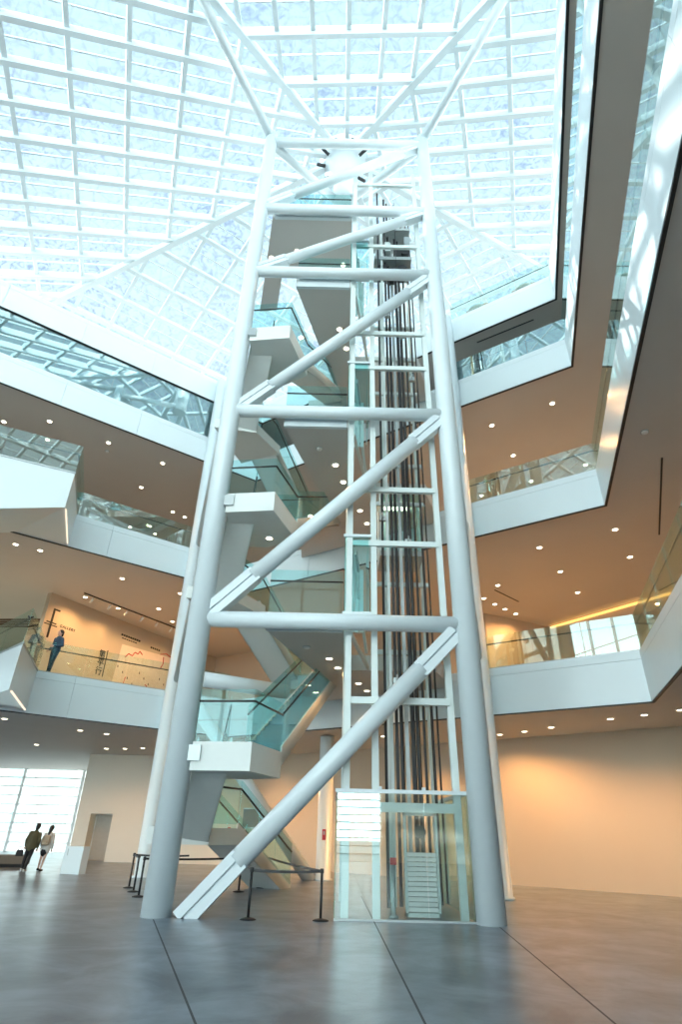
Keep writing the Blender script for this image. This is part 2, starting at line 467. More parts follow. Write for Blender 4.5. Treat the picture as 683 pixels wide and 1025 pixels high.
# ------------------------------------------------------------------ skylight roof
HB = V((-0.3, 17.5, 33.8))
nL = V((-0.3466, -0.1517, 0.9257)); nR = V((0.2083, -0.1056, 0.9724)); nF = V((-0.0915, -0.3309, 0.9392))
nBL = V((-0.2112, 0.2899, 0.9335)); nBR = V((0.1002, 0.1512, 0.9834))
def zpl(n, x, y): return HB.z - (n.x * (x - HB.x) + n.y * (y - HB.y)) / n.z
def pt(n, x, y): return V((x, y, zpl(n, x, y)))
FLe = pt(nL, -14.9, -4.0); FRe = pt(nR, 16.5, -4.0); BLe = pt(nL, -20.1, 24.05); BRe = pt(nR, 17.4, 25.0)
bc = nBL.cross(nBR); bc = bc if bc.y > 0 else -bc
BC = HB + bc * (22.0 / bc.y)
facets = [
 ('L', nL, [HB, BLe, pt(nL, -27, 16), pt(nL, -24, -4), FLe], (-0.3231, 0.9463), (-9.8, 12.92), 2.15, (0.9353, 0.3538), (-10.04, 13.85), 1.55),
 ('R', nR, [HB, FRe, pt(nR, 24, -4), pt(nR, 24, 18), BRe], (0.2922, 0.9564), (8.15, 15.83), 2.2, (-0.9744, 0.2248), (7.56, 15.82), 1.54),
 ('F', nF, [HB, FLe, FRe], (0.0, 1.0), (-0.16, 12.24), 1.53, (1.0, 0.0), (-0.33, 13.25), 2.15),
 ('BL', nBL, [HB, BC, pt(nBL, -17.5, 34.0), BLe], (-0.65, 0.76), (-14.97, 22.21), 2.1, (0.81, 0.59), (-14.97, 22.21), 1.75),
 ('BR', nBR, [HB, BRe, pt(nBR, 17, 34), BC], (0.6, 0.8), (7.0, 26.0), 2.1, (0.83, -0.55), (7.5, 21.5), 1.75),
]
def clip(poly, p, d):
    """clip the infinite plan line p + t d against a convex plan polygon"""
    ts = []
    n = len(poly)
    for i in range(n):
        a, b = poly[i], poly[(i + 1) % n]
        ex, ey = b.x - a.x, b.y - a.y
        den = d[0] * ey - d[1] * ex
        if abs(den) < 1e-9: continue
        t = ((a.x - p[0]) * ey - (a.y - p[1]) * ex) / den
        u = ((a.x - p[0]) * d[1] - (a.y - p[1]) * d[0]) / den
        if -1e-6 <= u <= 1 + 1e-6: ts.append(t)
    if len(ts) < 2: return None
    return min(ts), max(ts)

sky = thing('skylight', 'faceted glass skylight roof of white ribs folding up over the atrium', 'skylight', (0, 17.5, 33.8))
for key, n, poly, da, pa, sa, db, pb, sb in facets:
    gz = MB()
    up = n * 0.30
    lo = [gz.bm.verts.new(p + up) for p in poly]; hi = [gz.bm.verts.new(p + up + n * 0.03) for p in poly]
    gz.bm.faces.new(lo); gz.bm.faces.new(hi[::-1])
    for i in range(len(poly)):
        k = (i + 1) % len(poly); gz.bm.faces.new([lo[i], hi[i], hi[k], lo[k]])
    bmesh.ops.recalc_face_normals(gz.bm, faces=gz.bm.faces[:])
    pane = gz.build('glazed_facet', 'roofglass', sky)
    rb = MB(); fine = MB()
    for d, p0, s, wd, ht, sub in ((da, pa, sa, 0.20, 0.26, 0), (db, pb, sb, 0.22, 0.44, 1)):
        L = math.hypot(*d); d = (d[0] / L, d[1] / L); nrm = (-d[1], d[0])
        k = -40.0
        while k <= 40:
            p = (p0[0] + nrm[0] * s * k, p0[1] + nrm[1] * s * k)
            r = clip(poly, p, d)
            if r and r[1] - r[0] > 0.5:
                A = pt(n, p[0] + d[0] * r[0], p[1] + d[1] * r[0]); B = pt(n, p[0] + d[0] * r[1], p[1] + d[1] * r[1])
                if abs(k - round(k)) < 1e-6: rb.bar(A + n * (0.28 - ht / 2), B + n * (0.28 - ht / 2), wd, ht, n)
                elif sub: fine.bar(A + n * 0.25, B + n * 0.25, 0.06, 0.09, n)
            k += 0.5
    rb.build('rib_grid', 'steel', pane)
    fine.build('glazing_bar', 'steel', pane)
for e in (FLe, FRe, BLe, BRe, BC):
    f = MB(); d = (e - HB).normalized(); f.bar(HB + d * 1.2 + V((0, 0, -0.05)), e + V((0, 0, -0.05)), 0.30, 0.45); f.build('fold_beam', 'steel', sky)
h = MB(); h.lathe((HB.x, HB.y, 0), [(0.50, 29.6), (0.50, 31.2), (0.60, 32.2), (0.85, 33.0), (1.3, 33.5), (1.3, 33.7)], 28); h.build('hub_cone', 'steel', sky)
for i in range(10):
    a = 2 * math.pi * i / 10
    s_ = MB(); c, k = math.cos(a), math.sin(a)
    s_.bar((HB.x + 1.0 * c, HB.y + 1.0 * k, 32.95), (HB.x + 1.45 * c, HB.y + 1.45 * k, 33.1), 0.12, 0.14); s_.build('hub_vent', 'dark', sky)

# ------------------------------------------------------------------ steel tower
XL, XR, YT = -3.66, 3.36, 14.5
tw = thing('steel_tower', 'tall white steel lattice tower framing the stairs and lifts in mid hall', 'tower', (0, YT, 0))
for x in (XL, XR):
    m1 = MB(); m1.tube((x, YT, 0), (x, YT, 29.95), 0.315, 0.275, n=40)
    m1.tube((x, YT, 29.95), (x, YT, 30.05), 0.275, 0.2, n=40)
    m1.build('leg', 'steel', tw)
BEAMS = (6.46, 13.5, 20.35, 24.33, 29.40)
for z in BEAMS:
    m1 = MB(); m1.tube((XL, YT, z), (XR, YT, z), 0.215, n=24); m1.build('crossbeam', 'steel', tw)
def diagonal(p, q, r, t0, t1, parent, name='diagonal'):
    p, q = V(p), V(q); d = q - p
    m1 = MB(); m1.tube(p + d * t0, p + d * t1, r, n=28)
    o = m1.build(name, 'steel', parent)
    dn = d.normalized(); up = dn.cross(V((0, 1, 0))).normalized()
    for a, b in ((0.0, t0 + 0.01), (t1 - 0.01, 1.0)):
        if b - a < 0.02: continue
        k = MB()
        for sgn in (-1, 1):
            off = up * sgn * (r * 0.52)
            k.bar(p + d * a + off, p + d * b + off, r * 1.5, r * 0.86, up)
        k.bar(p + d * a, p + d * b, r * 0.5, r * 0.5, up)
        k.build('fork_plate', 'steel', o)
    return o
diagonal((-3.12, 14.5, -0.05), (3.08, 14.5, 6.23), 0.235, 0.17, 0.85, tw)
diagonal((-3.42, 14.5, 6.63), (3.12, 14.5, 13.29), 0.23, 0.16, 0.87, tw)
diagonal((-3.40, 14.5, 13.62), (3.12, 14.5, 20.12), 0.21, 0.14, 0.88, tw)
diagonal((-3.40, 14.5, 20.50), (3.12, 14.5, 24.21), 0.20, 0.15, 0.88, tw)
diagonal((-3.40, 14.5, 24.61), (3.10, 14.5, 29.21), 0.20, 0.15, 0.90, tw)
# struts up to the roof and ties back to the hub column
for a, b, nm, r in (((XL, YT, 29.75), (-6.55, 8.45, 30.3), 'roof_strut', 0.2), ((XR, YT, 29.75), (6.75, 8.60, 31.6), 'roof_strut', 0.2),
                    ((XL, YT, 29.3), (-0.75, 17.4, 29.9), 'top_tie', 0.2), ((XR, YT, 29.3), (0.15, 17.4, 29.9), 'top_tie', 0.2)):
    m1 = MB(); m1.tube(a, b, r, n=20); m1.build(nm, 'steel', tw)
# side braces back to the rear columns
for a, b in (((XL, YT + 0.1, 12.9), (-7.1, 25.5, 6.9)), ((XL, YT + 0.1, 19.6), (-7.1, 25.5, 13.4)), ((XR, YT + 0.1, 12.9), (5.05, 20.1, 6.9)), ((XR, YT + 0.1, 6.2), (5.05, 20.1, 12.7))):
    m1 = MB(); m1.tube(a, b, 0.13, n=16); m1.build('side_brace', 'steel', tw)

# rear columns and braces
def column(x, y, z1, r, label):
    m1 = MB(); m1.lathe((x, y, 0), [(r + 0.06, 0), (r + 0.06, 0.06), (r, 0.08), (r, z1)], 28)
    return tag(m1.build('steel_column', 'steel'), label, 'column', kind='thing')
column(-7.10, 25.1, 24.3, 0.27, 'white steel column at the left rear, behind the left tower leg')
column(5.08, 20.1, 24.3, 0.27, 'white steel column at the right rear, behind the right tower leg')
column(-0.35, 26.0, 5.20, 0.30, 'short round white column behind the stair, left of the glass lift base')
for a, b, r, lab in (((-4.5, 19.4, 6.0), (-1.8, 21.1, 6.0), 0.25, 'level round white tube beam behind the lower stair landing'),
                     ((-5.6, 22.6, 6.0), (-0.85, 25.9, 0.0), 0.25, 'slanting white tube brace running down to the floor behind the stair')):
    m1 = MB(); m1.tube(a, b, r, n=24); tag(m1.build('tube_brace', 'steel'), lab, 'brace')

# ------------------------------------------------------------------ balustrades
def balustrade(name, label, pts, z, h=1.2, gm='glass', group=None, base=0.0, rail=True, pw=1.7, railz=0.92):
    """pts: plan points or 3D points (then z is ignored)"""
    P = [V((*p, z)) if len(p) == 2 else V(p) for p in pts]
    t = thing(name, label, 'glass balustrade', P[0], group)
    gb = MB(); rl = MB(); ch = MB()
    for a, b in zip(P, P[1:]):
        L = (b - a).length; n = max(1, round(L / pw)); d = (b - a) / n
        dn = (b - a).normalized(); flat = V((dn.x, dn.y, 0)).normalized(); nr = V((-flat.y, flat.x, 0)) * 0.011
        for k in range(n):
            g0 = a + d * k + dn * 0.008; g1 = a + d * (k + 1) - dn * 0.008
            up = V((0, 0, h)); lo = V((0, 0, base))
            gb.quadbox([g0 - nr + lo, g1 - nr + lo, g1 + nr + lo, g0 + nr + lo, g0 - nr + up, g1 - nr + up, g1 + nr + up, g0 + nr + up])
        side = nr.normalized() * 0.07
        rl.tube(a + V((0, 0, railz)) + side, b + V((0, 0, railz)) + side, 0.026, n=8)
        ch.bar(a + V((0, 0, base + 0.02)), b + V((0, 0, base + 0.02)), 0.05, 0.06)
    gb.build('glass_panel', gm, t)
    if rail: rl.build('handrail', 'rail', t)
    ch.build('base_channel', 'greymetal', t)
    return t

def inset(pts, off=0.05): return pts
WORD = {2: 'second', 3: 'third', 4: 'fourth', 5: 'top'}
eL2a = [(-40, 1.6), (-13.2, 21.15)]; eL2b = [(-11.6, 22.31), (-7.55, 25.27), (-5.0, 27.1)]
balustrade('glass_balustrade', 'glass balustrade along the second level left gallery edge, right of the pointed bay', eL2b, 6.8)
balustrade('glass_balustrade', 'pointed glass balustrade on the triangular second level bay at the left', P_L2, 6.8)
balustrade('glass_balustrade', 'glass balustrade on the third level left gallery edge, right of the large bay', [(-11.75, 22.2), (-7.55, 25.27), (-5.0, 27.1)], 13.65, 1.2, 'glassrefl')
balustrade('glass_balustrade', 'green glass balustrade wrapping the large third level bay at far left', P_L3, 13.65, 1.3, 'glassrefl')
balustrade('glass_balustrade', 'glass balustrade on the second level right gallery edge', [(5.42, 20.38), (9.58, 17.6), (3.5, -2.0)], 6.8, 1.2, 'glassrefl')
balustrade('glass_balustrade', 'glass balustrade on the third level right gallery edge', [(5.42, 20.38), (9.58, 17.6), (3.5, -2.0)], 13.65, 1.2, 'glassrefl')
balustrade('glass_balustrade', 'glass balustrade on the top level right edge under the sloping roof', [(5.42, 20.38), (9.58, 17.6)], 24.5, 1.2)

# full-height glazing between fourth floor and top slab
wn = [5]
def glazing(pts, z0, z1, label, pw=2.6):
    for a, b in zip(pts, pts[1:]):
        a, b = V((*a, 0)), V((*b, 0)); d = (b - a).normalized(); L = (b - a).length; nr = V((-d.y, d.x, 0)) * 0.012
        g0 = MB(); n = max(1, round(L / pw))
        for k in range(n):
            p = a + (b - a) * (k / n) + d * 0.006; q = a + (b - a) * ((k + 1) / n) - d * 0.006
            g0.quadbox([x + V((0, 0, z0)) for x in (p - nr, q - nr, q + nr, p + nr)] + [x + V((0, 0, z1)) for x in (p - nr, q - nr, q + nr, p + nr)])
        o = struct('window_%d' % wn[0], g0, 'glassmirror', label=label); wn[0] += 1
glazing(EL, 20.4, 22.93, 'long reflective glazed band of the fourth level on the left')
balustrade('glass_balustrade', 'reflective glass balustrade on the fourth level right gallery edge', [(5.42, 20.38), (9.58, 17.6), (3.5, -2.0)], 20.4, 1.25, 'glassmirror')

# ------------------------------------------------------------------ stairs
def stair_flight(p, q, wdt, side, parent, nst, name, thick=0.34):
    """p,q: 3D points on one stringer line (lower, upper); the flight lies to 'side' (unit plan vector) of it"""
    p, q = V(p), V(q); s = V((side[0], side[1], 0)).normalized() * wdt
    run = V((q.x - p.x, q.y - p.y, 0)); rise = q.z - p.z
    st = MB()
    sl = MB()
    dz = V((0, 0, -thick))
    P = [p + dz, q + dz, q + s + dz, p + s + dz, p - V((0, 0, 0.05)), q - V((0, 0, 0.05)), q + s - V((0, 0, 0.05)), p + s - V((0, 0, 0.05))]
    sl.quadbox(P)
    bmesh.ops.recalc_face_normals(sl.bm, faces=sl.bm.faces[:])
    o = sl.build(name, 'stairwhite', parent)
    for k in range(nst):
        a = p + run * (k / nst) + V((0, 0, rise * k / nst - 0.06)); b = p + run * ((k + 1.0) / nst) + V((0, 0, rise * k / nst - 0.06))
        i0 = s * 0.06; i1 = s * 0.94
        up = V((0, 0, rise / nst + 0.06))
        st.quadbox([a + i0, b + i0, b + i1, a + i1, a + i0 + up, b + i0 + up, b + i1 + up, a + i1 + up])
    bmesh.ops.recalc_face_normals(st.bm, faces=st.bm.faces[:])
    st.build('stair_treads', 'tread', o)
    sg = MB()
    for off in (s * 0.0, s * 0.95):
        w5 = s * 0.05
        sg.quadbox([p + off + dz, q + off + dz, q + off + w5 + dz, p + off + w5 + dz] + [x + V((0, 0, 0.14)) for x in (p + off, q + off, q + off + w5, p + off + w5)])
    bmesh.ops.recalc_face_normals(sg.bm, faces=sg.bm.faces[:])
    sg.build('stringer', 'stairwhite', o)
    return o

def rail_glass(parent, pts, h=1.15, gm='glassgreen', off=0.10, pw=1.6):
    """glass panels with a handrail following 3D points"""
    gb = MB(); rl = MB()
    P = [V(p) for p in pts]
    for a, b in zip(P, P[1:]):
        n = max(1, round((b - a).length / pw)); d = (b - a) / n; dn = (b - a).normalized()
        fl_ = V((dn.x, dn.y, 0)).normalized(); nr = V((-fl_.y, fl_.x, 0)) * 0.011
        for k in range(n):
            g0 = a + d * k + dn * 0.01; g1 = a + d * (k + 1) - dn * 0.01; up = V((0, 0, h))
            gb.quadbox([g0 - nr, g1 - nr, g1 + nr, g0 + nr, g0 - nr + up, g1 - nr + up, g1 + nr + up, g0 + nr + up])
    rl.path([p + V((0, 0, 0.92)) for p in P], 0.027, 8)
    g_ = gb.build('glass_panel', gm, parent)
    rl.build('handrail', 'rail', g_)

def staircase(z, label):
    t = thing('staircase', label, 'staircase', (-2.5, 16.5, z))
    H = 3.4
    # half landing hung between the tower legs
    poly = [(-3.34, 14.28), (-1.93, 14.10), (-1.39, 15.95), (-2.35, 16.55), (-3.55, 16.5), (-3.30, 14.92)]
    lb = MB(); lb.prism(poly, z + H - 0.62, z + H); lo = lb.build('half_landing', 'stairwhite', t)
    bk = MB(); bk.box((-3.40, 14.40, z + H - 0.42), (-3.12, 14.19, z + H - 0.08)); bk.build('landing_bracket', 'greymetal', lo)
    # right-hand flight up to the next floor
    up = stair_flight((-1.39, 15.95, z + H), (0.05, 21.6, z + 6.8), 1.05, (-0.963, 0.268), t, 20, 'upper_flight')
    rail_glass(up, [(-1.41, 15.97, z + H + 0.05), (0.03, 21.6, z + 6.85)])
    rail_glass(up, [(-2.40, 16.25, z + H + 0.05), (-0.98, 21.85, z + 6.85)])
    # lower flight climbing towards the viewer
    lf = stair_flight((-3.35, 17.6, z + 1.65), (-2.48, 14.6, z + H), 0.84, (-1.0, 0.0), t, 10, 'lower_flight', 0.40)
    rail_glass(lf, [(-3.38, 17.6, z + 1.75), (-2.62, 14.75, z + H)])
    ml = MB(); ml.prism([(-4.9, 17.2), (-3.3, 17.5), (-2.55, 18.9), (-4.2, 19.6)], z + 1.25, z + 1.65); ml.build('mid_landing', 'stairwhite', t)
    ff = stair_flight((-1.35, 22.3, z), (-2.75, 18.75, z + 1.65), 1.15, (-0.92, 0.39), t, 10, 'first_flight', 0.32)
    rail_glass(ff, [(-1.38, 22.2, z + 0.1), (-2.75, 18.8, z + 1.75), (-3.3, 17.6, z + 1.75)])
    rail_glass(ff, [(-2.41, 22.75, z + 0.1), (-3.81, 19.2, z + 1.75)])
    # glass round the landing
    rail_glass(lo, [(-3.32, 14.30, z + H), (-1.96, 14.14, z + H), (-1.42, 15.93, z + H)], 1.2)
    return t
staircase(0.0, 'lowest white stair with glass sides, rising from the ground floor by the left tower leg')
staircase(6.8, 'middle white stair with glass sides, between the second and third levels')
staircase(13.65, 'upper white stair with glass sides, between the third and fourth levels')

def bridge(z, poly, label, front):
    t = thing('landing_bridge', label, 'landing', (0, 15, z))
    m1 = MB(); m1.prism(poly, z - 0.5, z); o = m1.build('deck', 'soffit', t)
    e = MB(); e.bar((front[0][0], front[0][1] - 0.02, z - 0.28), (front[1][0], front[1][1] - 0.02, z - 0.28), 0.12, 0.50); e.build('edge_fascia', 'fascia', t)
    rail_glass(t, [(front[0][0], front[0][1], z), (front[1][0], front[1][1], z)], 1.25)
    return t
TRI = [(-1.95, 14.80), (0.16, 14.80), (0.24, 21.7), (-0.02, 21.8)]
for z, lab in ((6.8, 'second level landing bridge with grey underside, left of the lifts'),
               (13.65, 'third level landing bridge with grey underside, left of the lifts'),
               (20.4, 'fourth level landing bridge with grey underside, left of the lifts')):
    bridge(z, TRI, lab, ((-1.93, 14.82), (0.12, 14.82)))
bridge(24.7, [(-3.2, 14.80), (0.16, 14.80), (0.22, 17.6), (-3.0, 17.6), (-3.45, 19.7), (-4.3, 19.8)], 'top landing bridge with wide grey underside, just under the tower head', ((-3.1, 14.82), (0.12, 14.82)))

# ------------------------------------------------------------------ lift shaft
sh = thing('elevator_shaft', 'open white steel lift shaft with dark guide rails beside the right tower leg', 'lift shaft', (1.6, 16.5, 0))
for x, y in ((0.28, 14.9), (0.98, 15.0), (2.90, 15.0), (0.28, 18.6), (1.62, 18.6), (2.95, 18.6)):
    m1 = MB(); m1.box((x - 0.085, y - 0.085, 0), (x + 0.085, y + 0.085, 27.9)); m1.build('post', 'shaftwhite', sh, 0.008)
for z in (4.55, 9.0, 10.85, 15.9, 17.6, 22.6, 26.9):
    m1 = MB(); m1.box((0.30, 14.86, z - 0.085), (2.88, 14.98, z + 0.085)); m1.build('front_rail', 'shaftwhite', sh, 0.008)
for z in (4.9, 6.4, 8.6, 11.6, 13.2, 16.6, 18.4, 20.2, 23.6, 26.0):
    m1 = MB(); m1.box((1.0, 17.0, z - 0.07), (2.9, 17.1, z + 0.07)); m1.build('cross_rail', 'shaftwhite', sh)
for z in (7.8, 14.6, 21.3):
    m1 = MB(); m1.bar((0.32, 14.95, z + 1.2), (0.95, 18.5, z - 1.0), 0.09, 0.14); m1.build('side_diagonal', 'shaftwhite', sh)
    m1 = MB(); m1.bar((0.36, 15.1, z - 1.5), (1.0, 18.5, z - 1.5), 0.09, 0.12); m1.build('side_rail', 'shaftwhite', sh)
RAILS = ((1.30, 15.6, 0.10, 'black', 0.06), (1.62, 15.9, 0.11, 'black', 0.07), (1.76, 16.1, 0.10, 'black', 0.07), (2.08, 16.2, 0.13, 'black', 0.10),
         (2.22, 16.3, 0.10, 'black', 0.08), (2.45, 16.6, 0.08, 'black', 0.07), (2.66, 16.4, 0.06, 'black', 0.06), (2.86, 16.8, 0.06, 'black', 0.05),
         (1.47, 15.8, 0.12, 'shaftwhite', 0.08), (1.94, 16.4, 0.14, 'greymetal', 0.08), (2.34, 16.9, 0.07, 'brass', 0.05), (2.55, 17.1, 0.07, 'brass', 0.05), (2.76, 17.2, 0.06, 'brass', 0.05))
for x, y, a, mm, d in RAILS:
    m1 = MB(); m1.box((x - a * 0.36, y - d * 0.6, 0.15), (x + a * 0.36, y + d * 0.6, 27.4)); m1.build('guide_rail', mm, sh)
for i in range(6):
    x = 1.28 + 0.26 * i + 0.03 * math.sin(i * 3.1); y = 15.5 + 0.13 * ((i * 7) % 10)
    m1 = MB(); m1.tube((x, y, 1.2), (x, y, 26.8), 0.012, n=6); m1.build('cable', 'black', sh)
for i, (x, z) in enumerate(((1.62, 5.2), (2.08, 9.4), (1.76, 12.2), (2.45, 16.0), (1.3, 10.2), (2.22, 18.2), (1.62, 19.3))):
    m1 = MB(); m1.box((x - 0.10, 15.5, z - 0.08), (x + 0.10, 15.62, z + 0.08)); m1.tube((x, 15.45, z - 0.04), (x, 15.45, z + 0.16), 0.03, n=10); m1.build('rail_bracket', 'greymetal', sh)

cw = thing('counterweight', 'pale slatted counterweight standing at the foot of the lift shaft', 'counterweight', (2.05, 15.3, 0))
m1 = MB()
for k in range(12): m1.box((1.72, 15.25, 0.12 + k * 0.095), (2.38, 15.42, 0.20 + k * 0.095))
m1.build('weight_stack', 'lamptrim', cw)
m1 = MB(); m1.box((1.66, 15.22, 0.02), (1.71, 15.45, 2.1)); m1.box((2.39, 15.22, 0.02), (2.44, 15.45, 2.1)); m1.box((1.66, 15.22, 2.0), (2.44, 15.45, 2.12)); m1.box((1.66, 15.22, 0.02), (2.44, 15.45, 0.1)); m1.build('weight_frame', 'shaftwhite', cw)
m1 = MB(); m1.tube((2.05, 15.28, 1.66), (2.05, 15.40, 1.66), 0.13, n=24); m1.build('sheave', 'rail', cw)
bf = thing('buffer_spring', 'small red and grey buffer on the pit floor of the lift shaft', 'buffer', (1.38, 15.2, 0))
m1 = MB(); m1.lathe((1.38, 15.2, 0), [(0.10, 0), (0.10, 0.04), (0.05, 0.06), (0.05, 1.0), (0.08, 1.02), (0.08, 1.06)], 16); m1.build('buffer_post', 'greymetal', bf)
m1 = MB(); m1.box((1.31, 15.08, 1.0), (1.45, 15.16, 1.14)); m1.build('warning_box', 'red', bf)
hm = thing('hoist_machine', 'grey and black lift hoist machinery hanging near the top of the shaft', 'hoist machine', (1.8, 16.2, 22.4))
m1 = MB(); m1.box((1.15, 15.7, 22.9), (2.75, 16.9, 23.1)); m1.build('machine_bed', 'greymetal', hm, 0.02)
m1 = MB(); m1.box((1.15, 15.7, 24.9), (2.75, 16.9, 25.05)); m1.build('machine_bed', 'greymetal', hm, 0.02)
for x, z in ((1.5, 22.5), (1.9, 22.3), (2.35, 22.5), (2.5, 23.6)):
    m1 = MB(); m1.tube((x, 15.8, z), (x, 16.4, z), 0.2, n=20); m1.build('drive_sheave', 'black', hm)
for x, z, mm in ((1.35, 23.5, 'greymetal'), (1.75, 23.9, 'shaftwhite'), (2.2, 23.6, 'black'), (2.6, 24.3, 'greymetal')):
    m1 = MB(); m1.box((x - 0.12, 15.8, z - 0.3), (x + 0.12, 16.2, z + 0.3)); m1.build('control_box', mm, hm, 0.015)
cab = thing('elevator_car', 'glass and white lift car waiting at the third level inside the shaft', 'lift car', (2.0, 17.5, 10.3))
m1 = MB(); m1.box((1.35, 17.2, 9.7), (2.8, 18.5, 9.9)); m1.build('car_floor', 'greymetal', cab)
m1 = MB(); m1.box((1.35, 17.2, 12.1), (2.8, 18.5, 12.3)); m1.build('car_roof', 'shaftwhite', cab)
for x in (1.35, 2.75):
    for y in (17.2, 18.45):
        m1 = MB(); m1.box((x, y, 9.9), (x + 0.05, y + 0.05, 12.1)); m1.build('corner_post', 'shaftwhite', cab)
m1 = MB(); m1.box((1.40, 17.21, 9.9), (2.75, 17.23, 12.1)); m1.build('car_glass', 'glassgreen', cab)
m1 = MB(); m1.box((1.6, 17.9, 12.02), (2.5, 18.2, 12.08)); m1.build('car_lamp', 'lens', cab)

# glass enclosure at the foot of the shaft
en = thing('glass_enclosure', 'clear glass enclosure with white top rail round the lift base', 'glass enclosure', (1.55, 14.58, 0))
m1 = MB()
for a, b in ((0.06, 1.05), (1.07, 2.06), (2.08, 3.06)): m1.box((a, 14.57, 0.03), (b, 14.594, 2.42))
m1.build('front_glass', 'glasscoat', en)
m1 = MB(); m1.box((3.05, 14.62, 0.03), (3.074, 18.7, 2.42)); m1.build('side_glass', 'glassgreen', en)
m1 = MB(); m1.box((0.05, 14.62, 0.03), (0.074, 18.7, 2.42)); m1.build('side_glass', 'glassgreen', en)
m1 = MB(); m1.box((0.03, 14.54, 2.42), (3.09, 14.62, 2.50)); m1.box((0.04, 14.62, 2.42), (0.10, 18.7, 2.50)); m1.box((3.03, 14.62, 2.42), (3.09, 18.7, 2.50)); m1.build('top_rail', 'steel', en)
m1 = MB()
for x in (0.3, 1.06, 2.07, 2.8): m1.box((x - 0.04, 14.52, 2.48), (x + 0.04, 14.60, 2.56))
m1.build('rail_clamp', 'steel', en)
m1 = MB(); m1.box((0.30, 14.90, 2.05), (2.9, 15.02, 2.25)); m1.build('inner_beam', 'shaftwhite', en)
m1 = MB(); m1.box((0.05, 14.56, 0), (3.07, 14.61, 0.04)); m1.build('floor_channel', 'greymetal', en)

# glazed lift doors at each landing
for z, lab in ((6.8, 'second level'), (13.65, 'third level'), (20.4, 'fourth level')):
    t = thing('elevator_entrance', 'green glass lift entrance screen at the %s landing' % lab, 'lift entrance', (0.5, 15.2, z))
    m1 = MB(); m1.box((0.14, 14.82, z + 0.05), (0.82, 14.84, z + 2.35)); m1.build('front_screen', 'glassgreen', t)
    m1 = MB(); m1.box((0.14, 14.86, z + 0.05), (0.16, 18.4, z + 2.35)); m1.build('side_screen', 'glassgreen', t)
    m1 = MB(); m1.box((0.84, 14.86, z + 0.05), (0.86, 16.6, z + 2.35)); m1.build('side_screen', 'glassgreen', t)
    m1 = MB(); m1.box((0.10, 14.78, z + 2.35), (0.90, 14.88, z + 2.43)); m1.box((0.10, 14.78, z - 0.02), (0.90, 14.88, z + 0.06)); m1.build('screen_rail', 'steel', t)
    m1 = MB()
    for k in range(3): m1.box((0.36 + 0.14 * k, 16.6, z + 0.05), (0.48 + 0.14 * k, 16.66, z + 2.1))
    m1.build('door_panel', 'shaftwhite', t)
    m1 = MB(); m1.bar((0.45, 15.6, z + 2.25), (0.72, 17.6, z + 2.0), 0.10, 0.22); m1.build('door_operator', 'greymetal', t)

# ------------------------------------------------------------------ downlights
dl0 = None
ORD = ['first', 'second', 'third', 'fourth', 'fifth', 'sixth', 'seventh', 'eighth', 'ninth', 'tenth', 'eleventh', 'twelfth', 'thirteenth']
def downlights(z, pts, where, group, power, order=1):
    global dl0
    pts = sorted(pts, key=lambda p: abs(p[0]) + 0.001 * p[1])
    for i, (x, y) in enumerate(pts):
        if dl0 is None:
            o = thing('downlight', '', 'downlight', (x, y, z))
            r = MB(); r.lathe((x, y, z), [(0.10, -0.03), (0.135, -0.03), (0.145, -0.012), (0.145, 0.0), (0.10, 0.0)], 20); r.build('trim_ring', 'lamptrim', o)
            l = MB(); l.lathe((x, y, z), [(0.06, -0.036), (0.10, -0.032), (0.10, -0.005), (0.05, -0.004)], 20); l.build('lens', 'lens', o)
            dl0 = o
        else:
            o = copy_tree(dl0); o.location = (x, y, z)
        o['label'] = 'round downlight in the %s, %s from the tower' % (where, ORD[i])
        o['group'] = group
        if power > 0:
            ld = bpy.data.lights.new('downlight_beam', 'SPOT'); ld.energy = power * LAMP_POWER; ld.spot_size = math.radians(150); ld.spot_blend = 0.8
            ld.color = (1.0, 0.51, 0.18); ld.shadow_soft_size = 0.06
            lo = bpy.data.objects.new('downlight_beam', ld); COL.objects.link(lo); lo.location = (x, y, z - 0.06)
downlights(12.1, [(10.66, 19.38), (8.27, 21.11), (12.34, 21.8), (9.97, 23.5), (7.59, 25.28), (11.67, 25.94), (7.33, 27.03), (8.08, 27.82), (8.79, 28.51), (9.55, 29.2)], 'second level right gallery ceiling', 'second level right downlights', 1.0)
downlights(18.85, [(9.5, 19.94), (7.16, 21.64), (8.86, 24.06), (12.88, 24.75), (10.52, 26.46), (8.14, 28.11)], 'third level right gallery ceiling', 'third level right downlights', 1.2)
downlights(5.25, [(9.47, 20.45), (10.23, 19.59), (10.92, 18.63), (6.69, 24.49), (7.42, 23.57), (8.11, 22.48)], 'ground level ceiling before the right wall', 'ground level right downlights', 1.5)
downlights(18.85, [(-14.37, 22.16), (-15.14, 23.68), (-12.06, 23.82), (-9.73, 25.58), (-11.64, 28.13), (-10.5, 30.97), (-16.67, 22.28), (-13.86, 33.15), (-12.48, 32.96), (-12.45, 34.04), (-9.9, 31.6)], 'third level left gallery ceiling', 'third level left downlights', 0.3)
downlights(12.1, [(-13.92, 22.03), (-13.12, 22.59), (-10.5, 25.58), (-13.3, 28.26), (-12.11, 29.86), (-9.86, 29.78), (-8.12, 27.38), (-9.63, 31.93)], 'second level left gallery ceiling', 'second level left downlights', 0.75)
downlights(5.25, [(-15.38, 31.5), (-12.12, 32.46), (-11.08, 32.3), (-10.01, 31.86), (-13.02, 23.56), (-11.06, 26.18), (-10.22, 27.06)], 'ground level ceiling before the left wall', 'ground level left downlights', 0.5)
downlights(6.3, [(-0.25, 17.48), (0.02, 18.57), (0.78, 20.71), (1.14, 21.89)], 'underside of the second level landing', 'second landing downlights', 0.3)
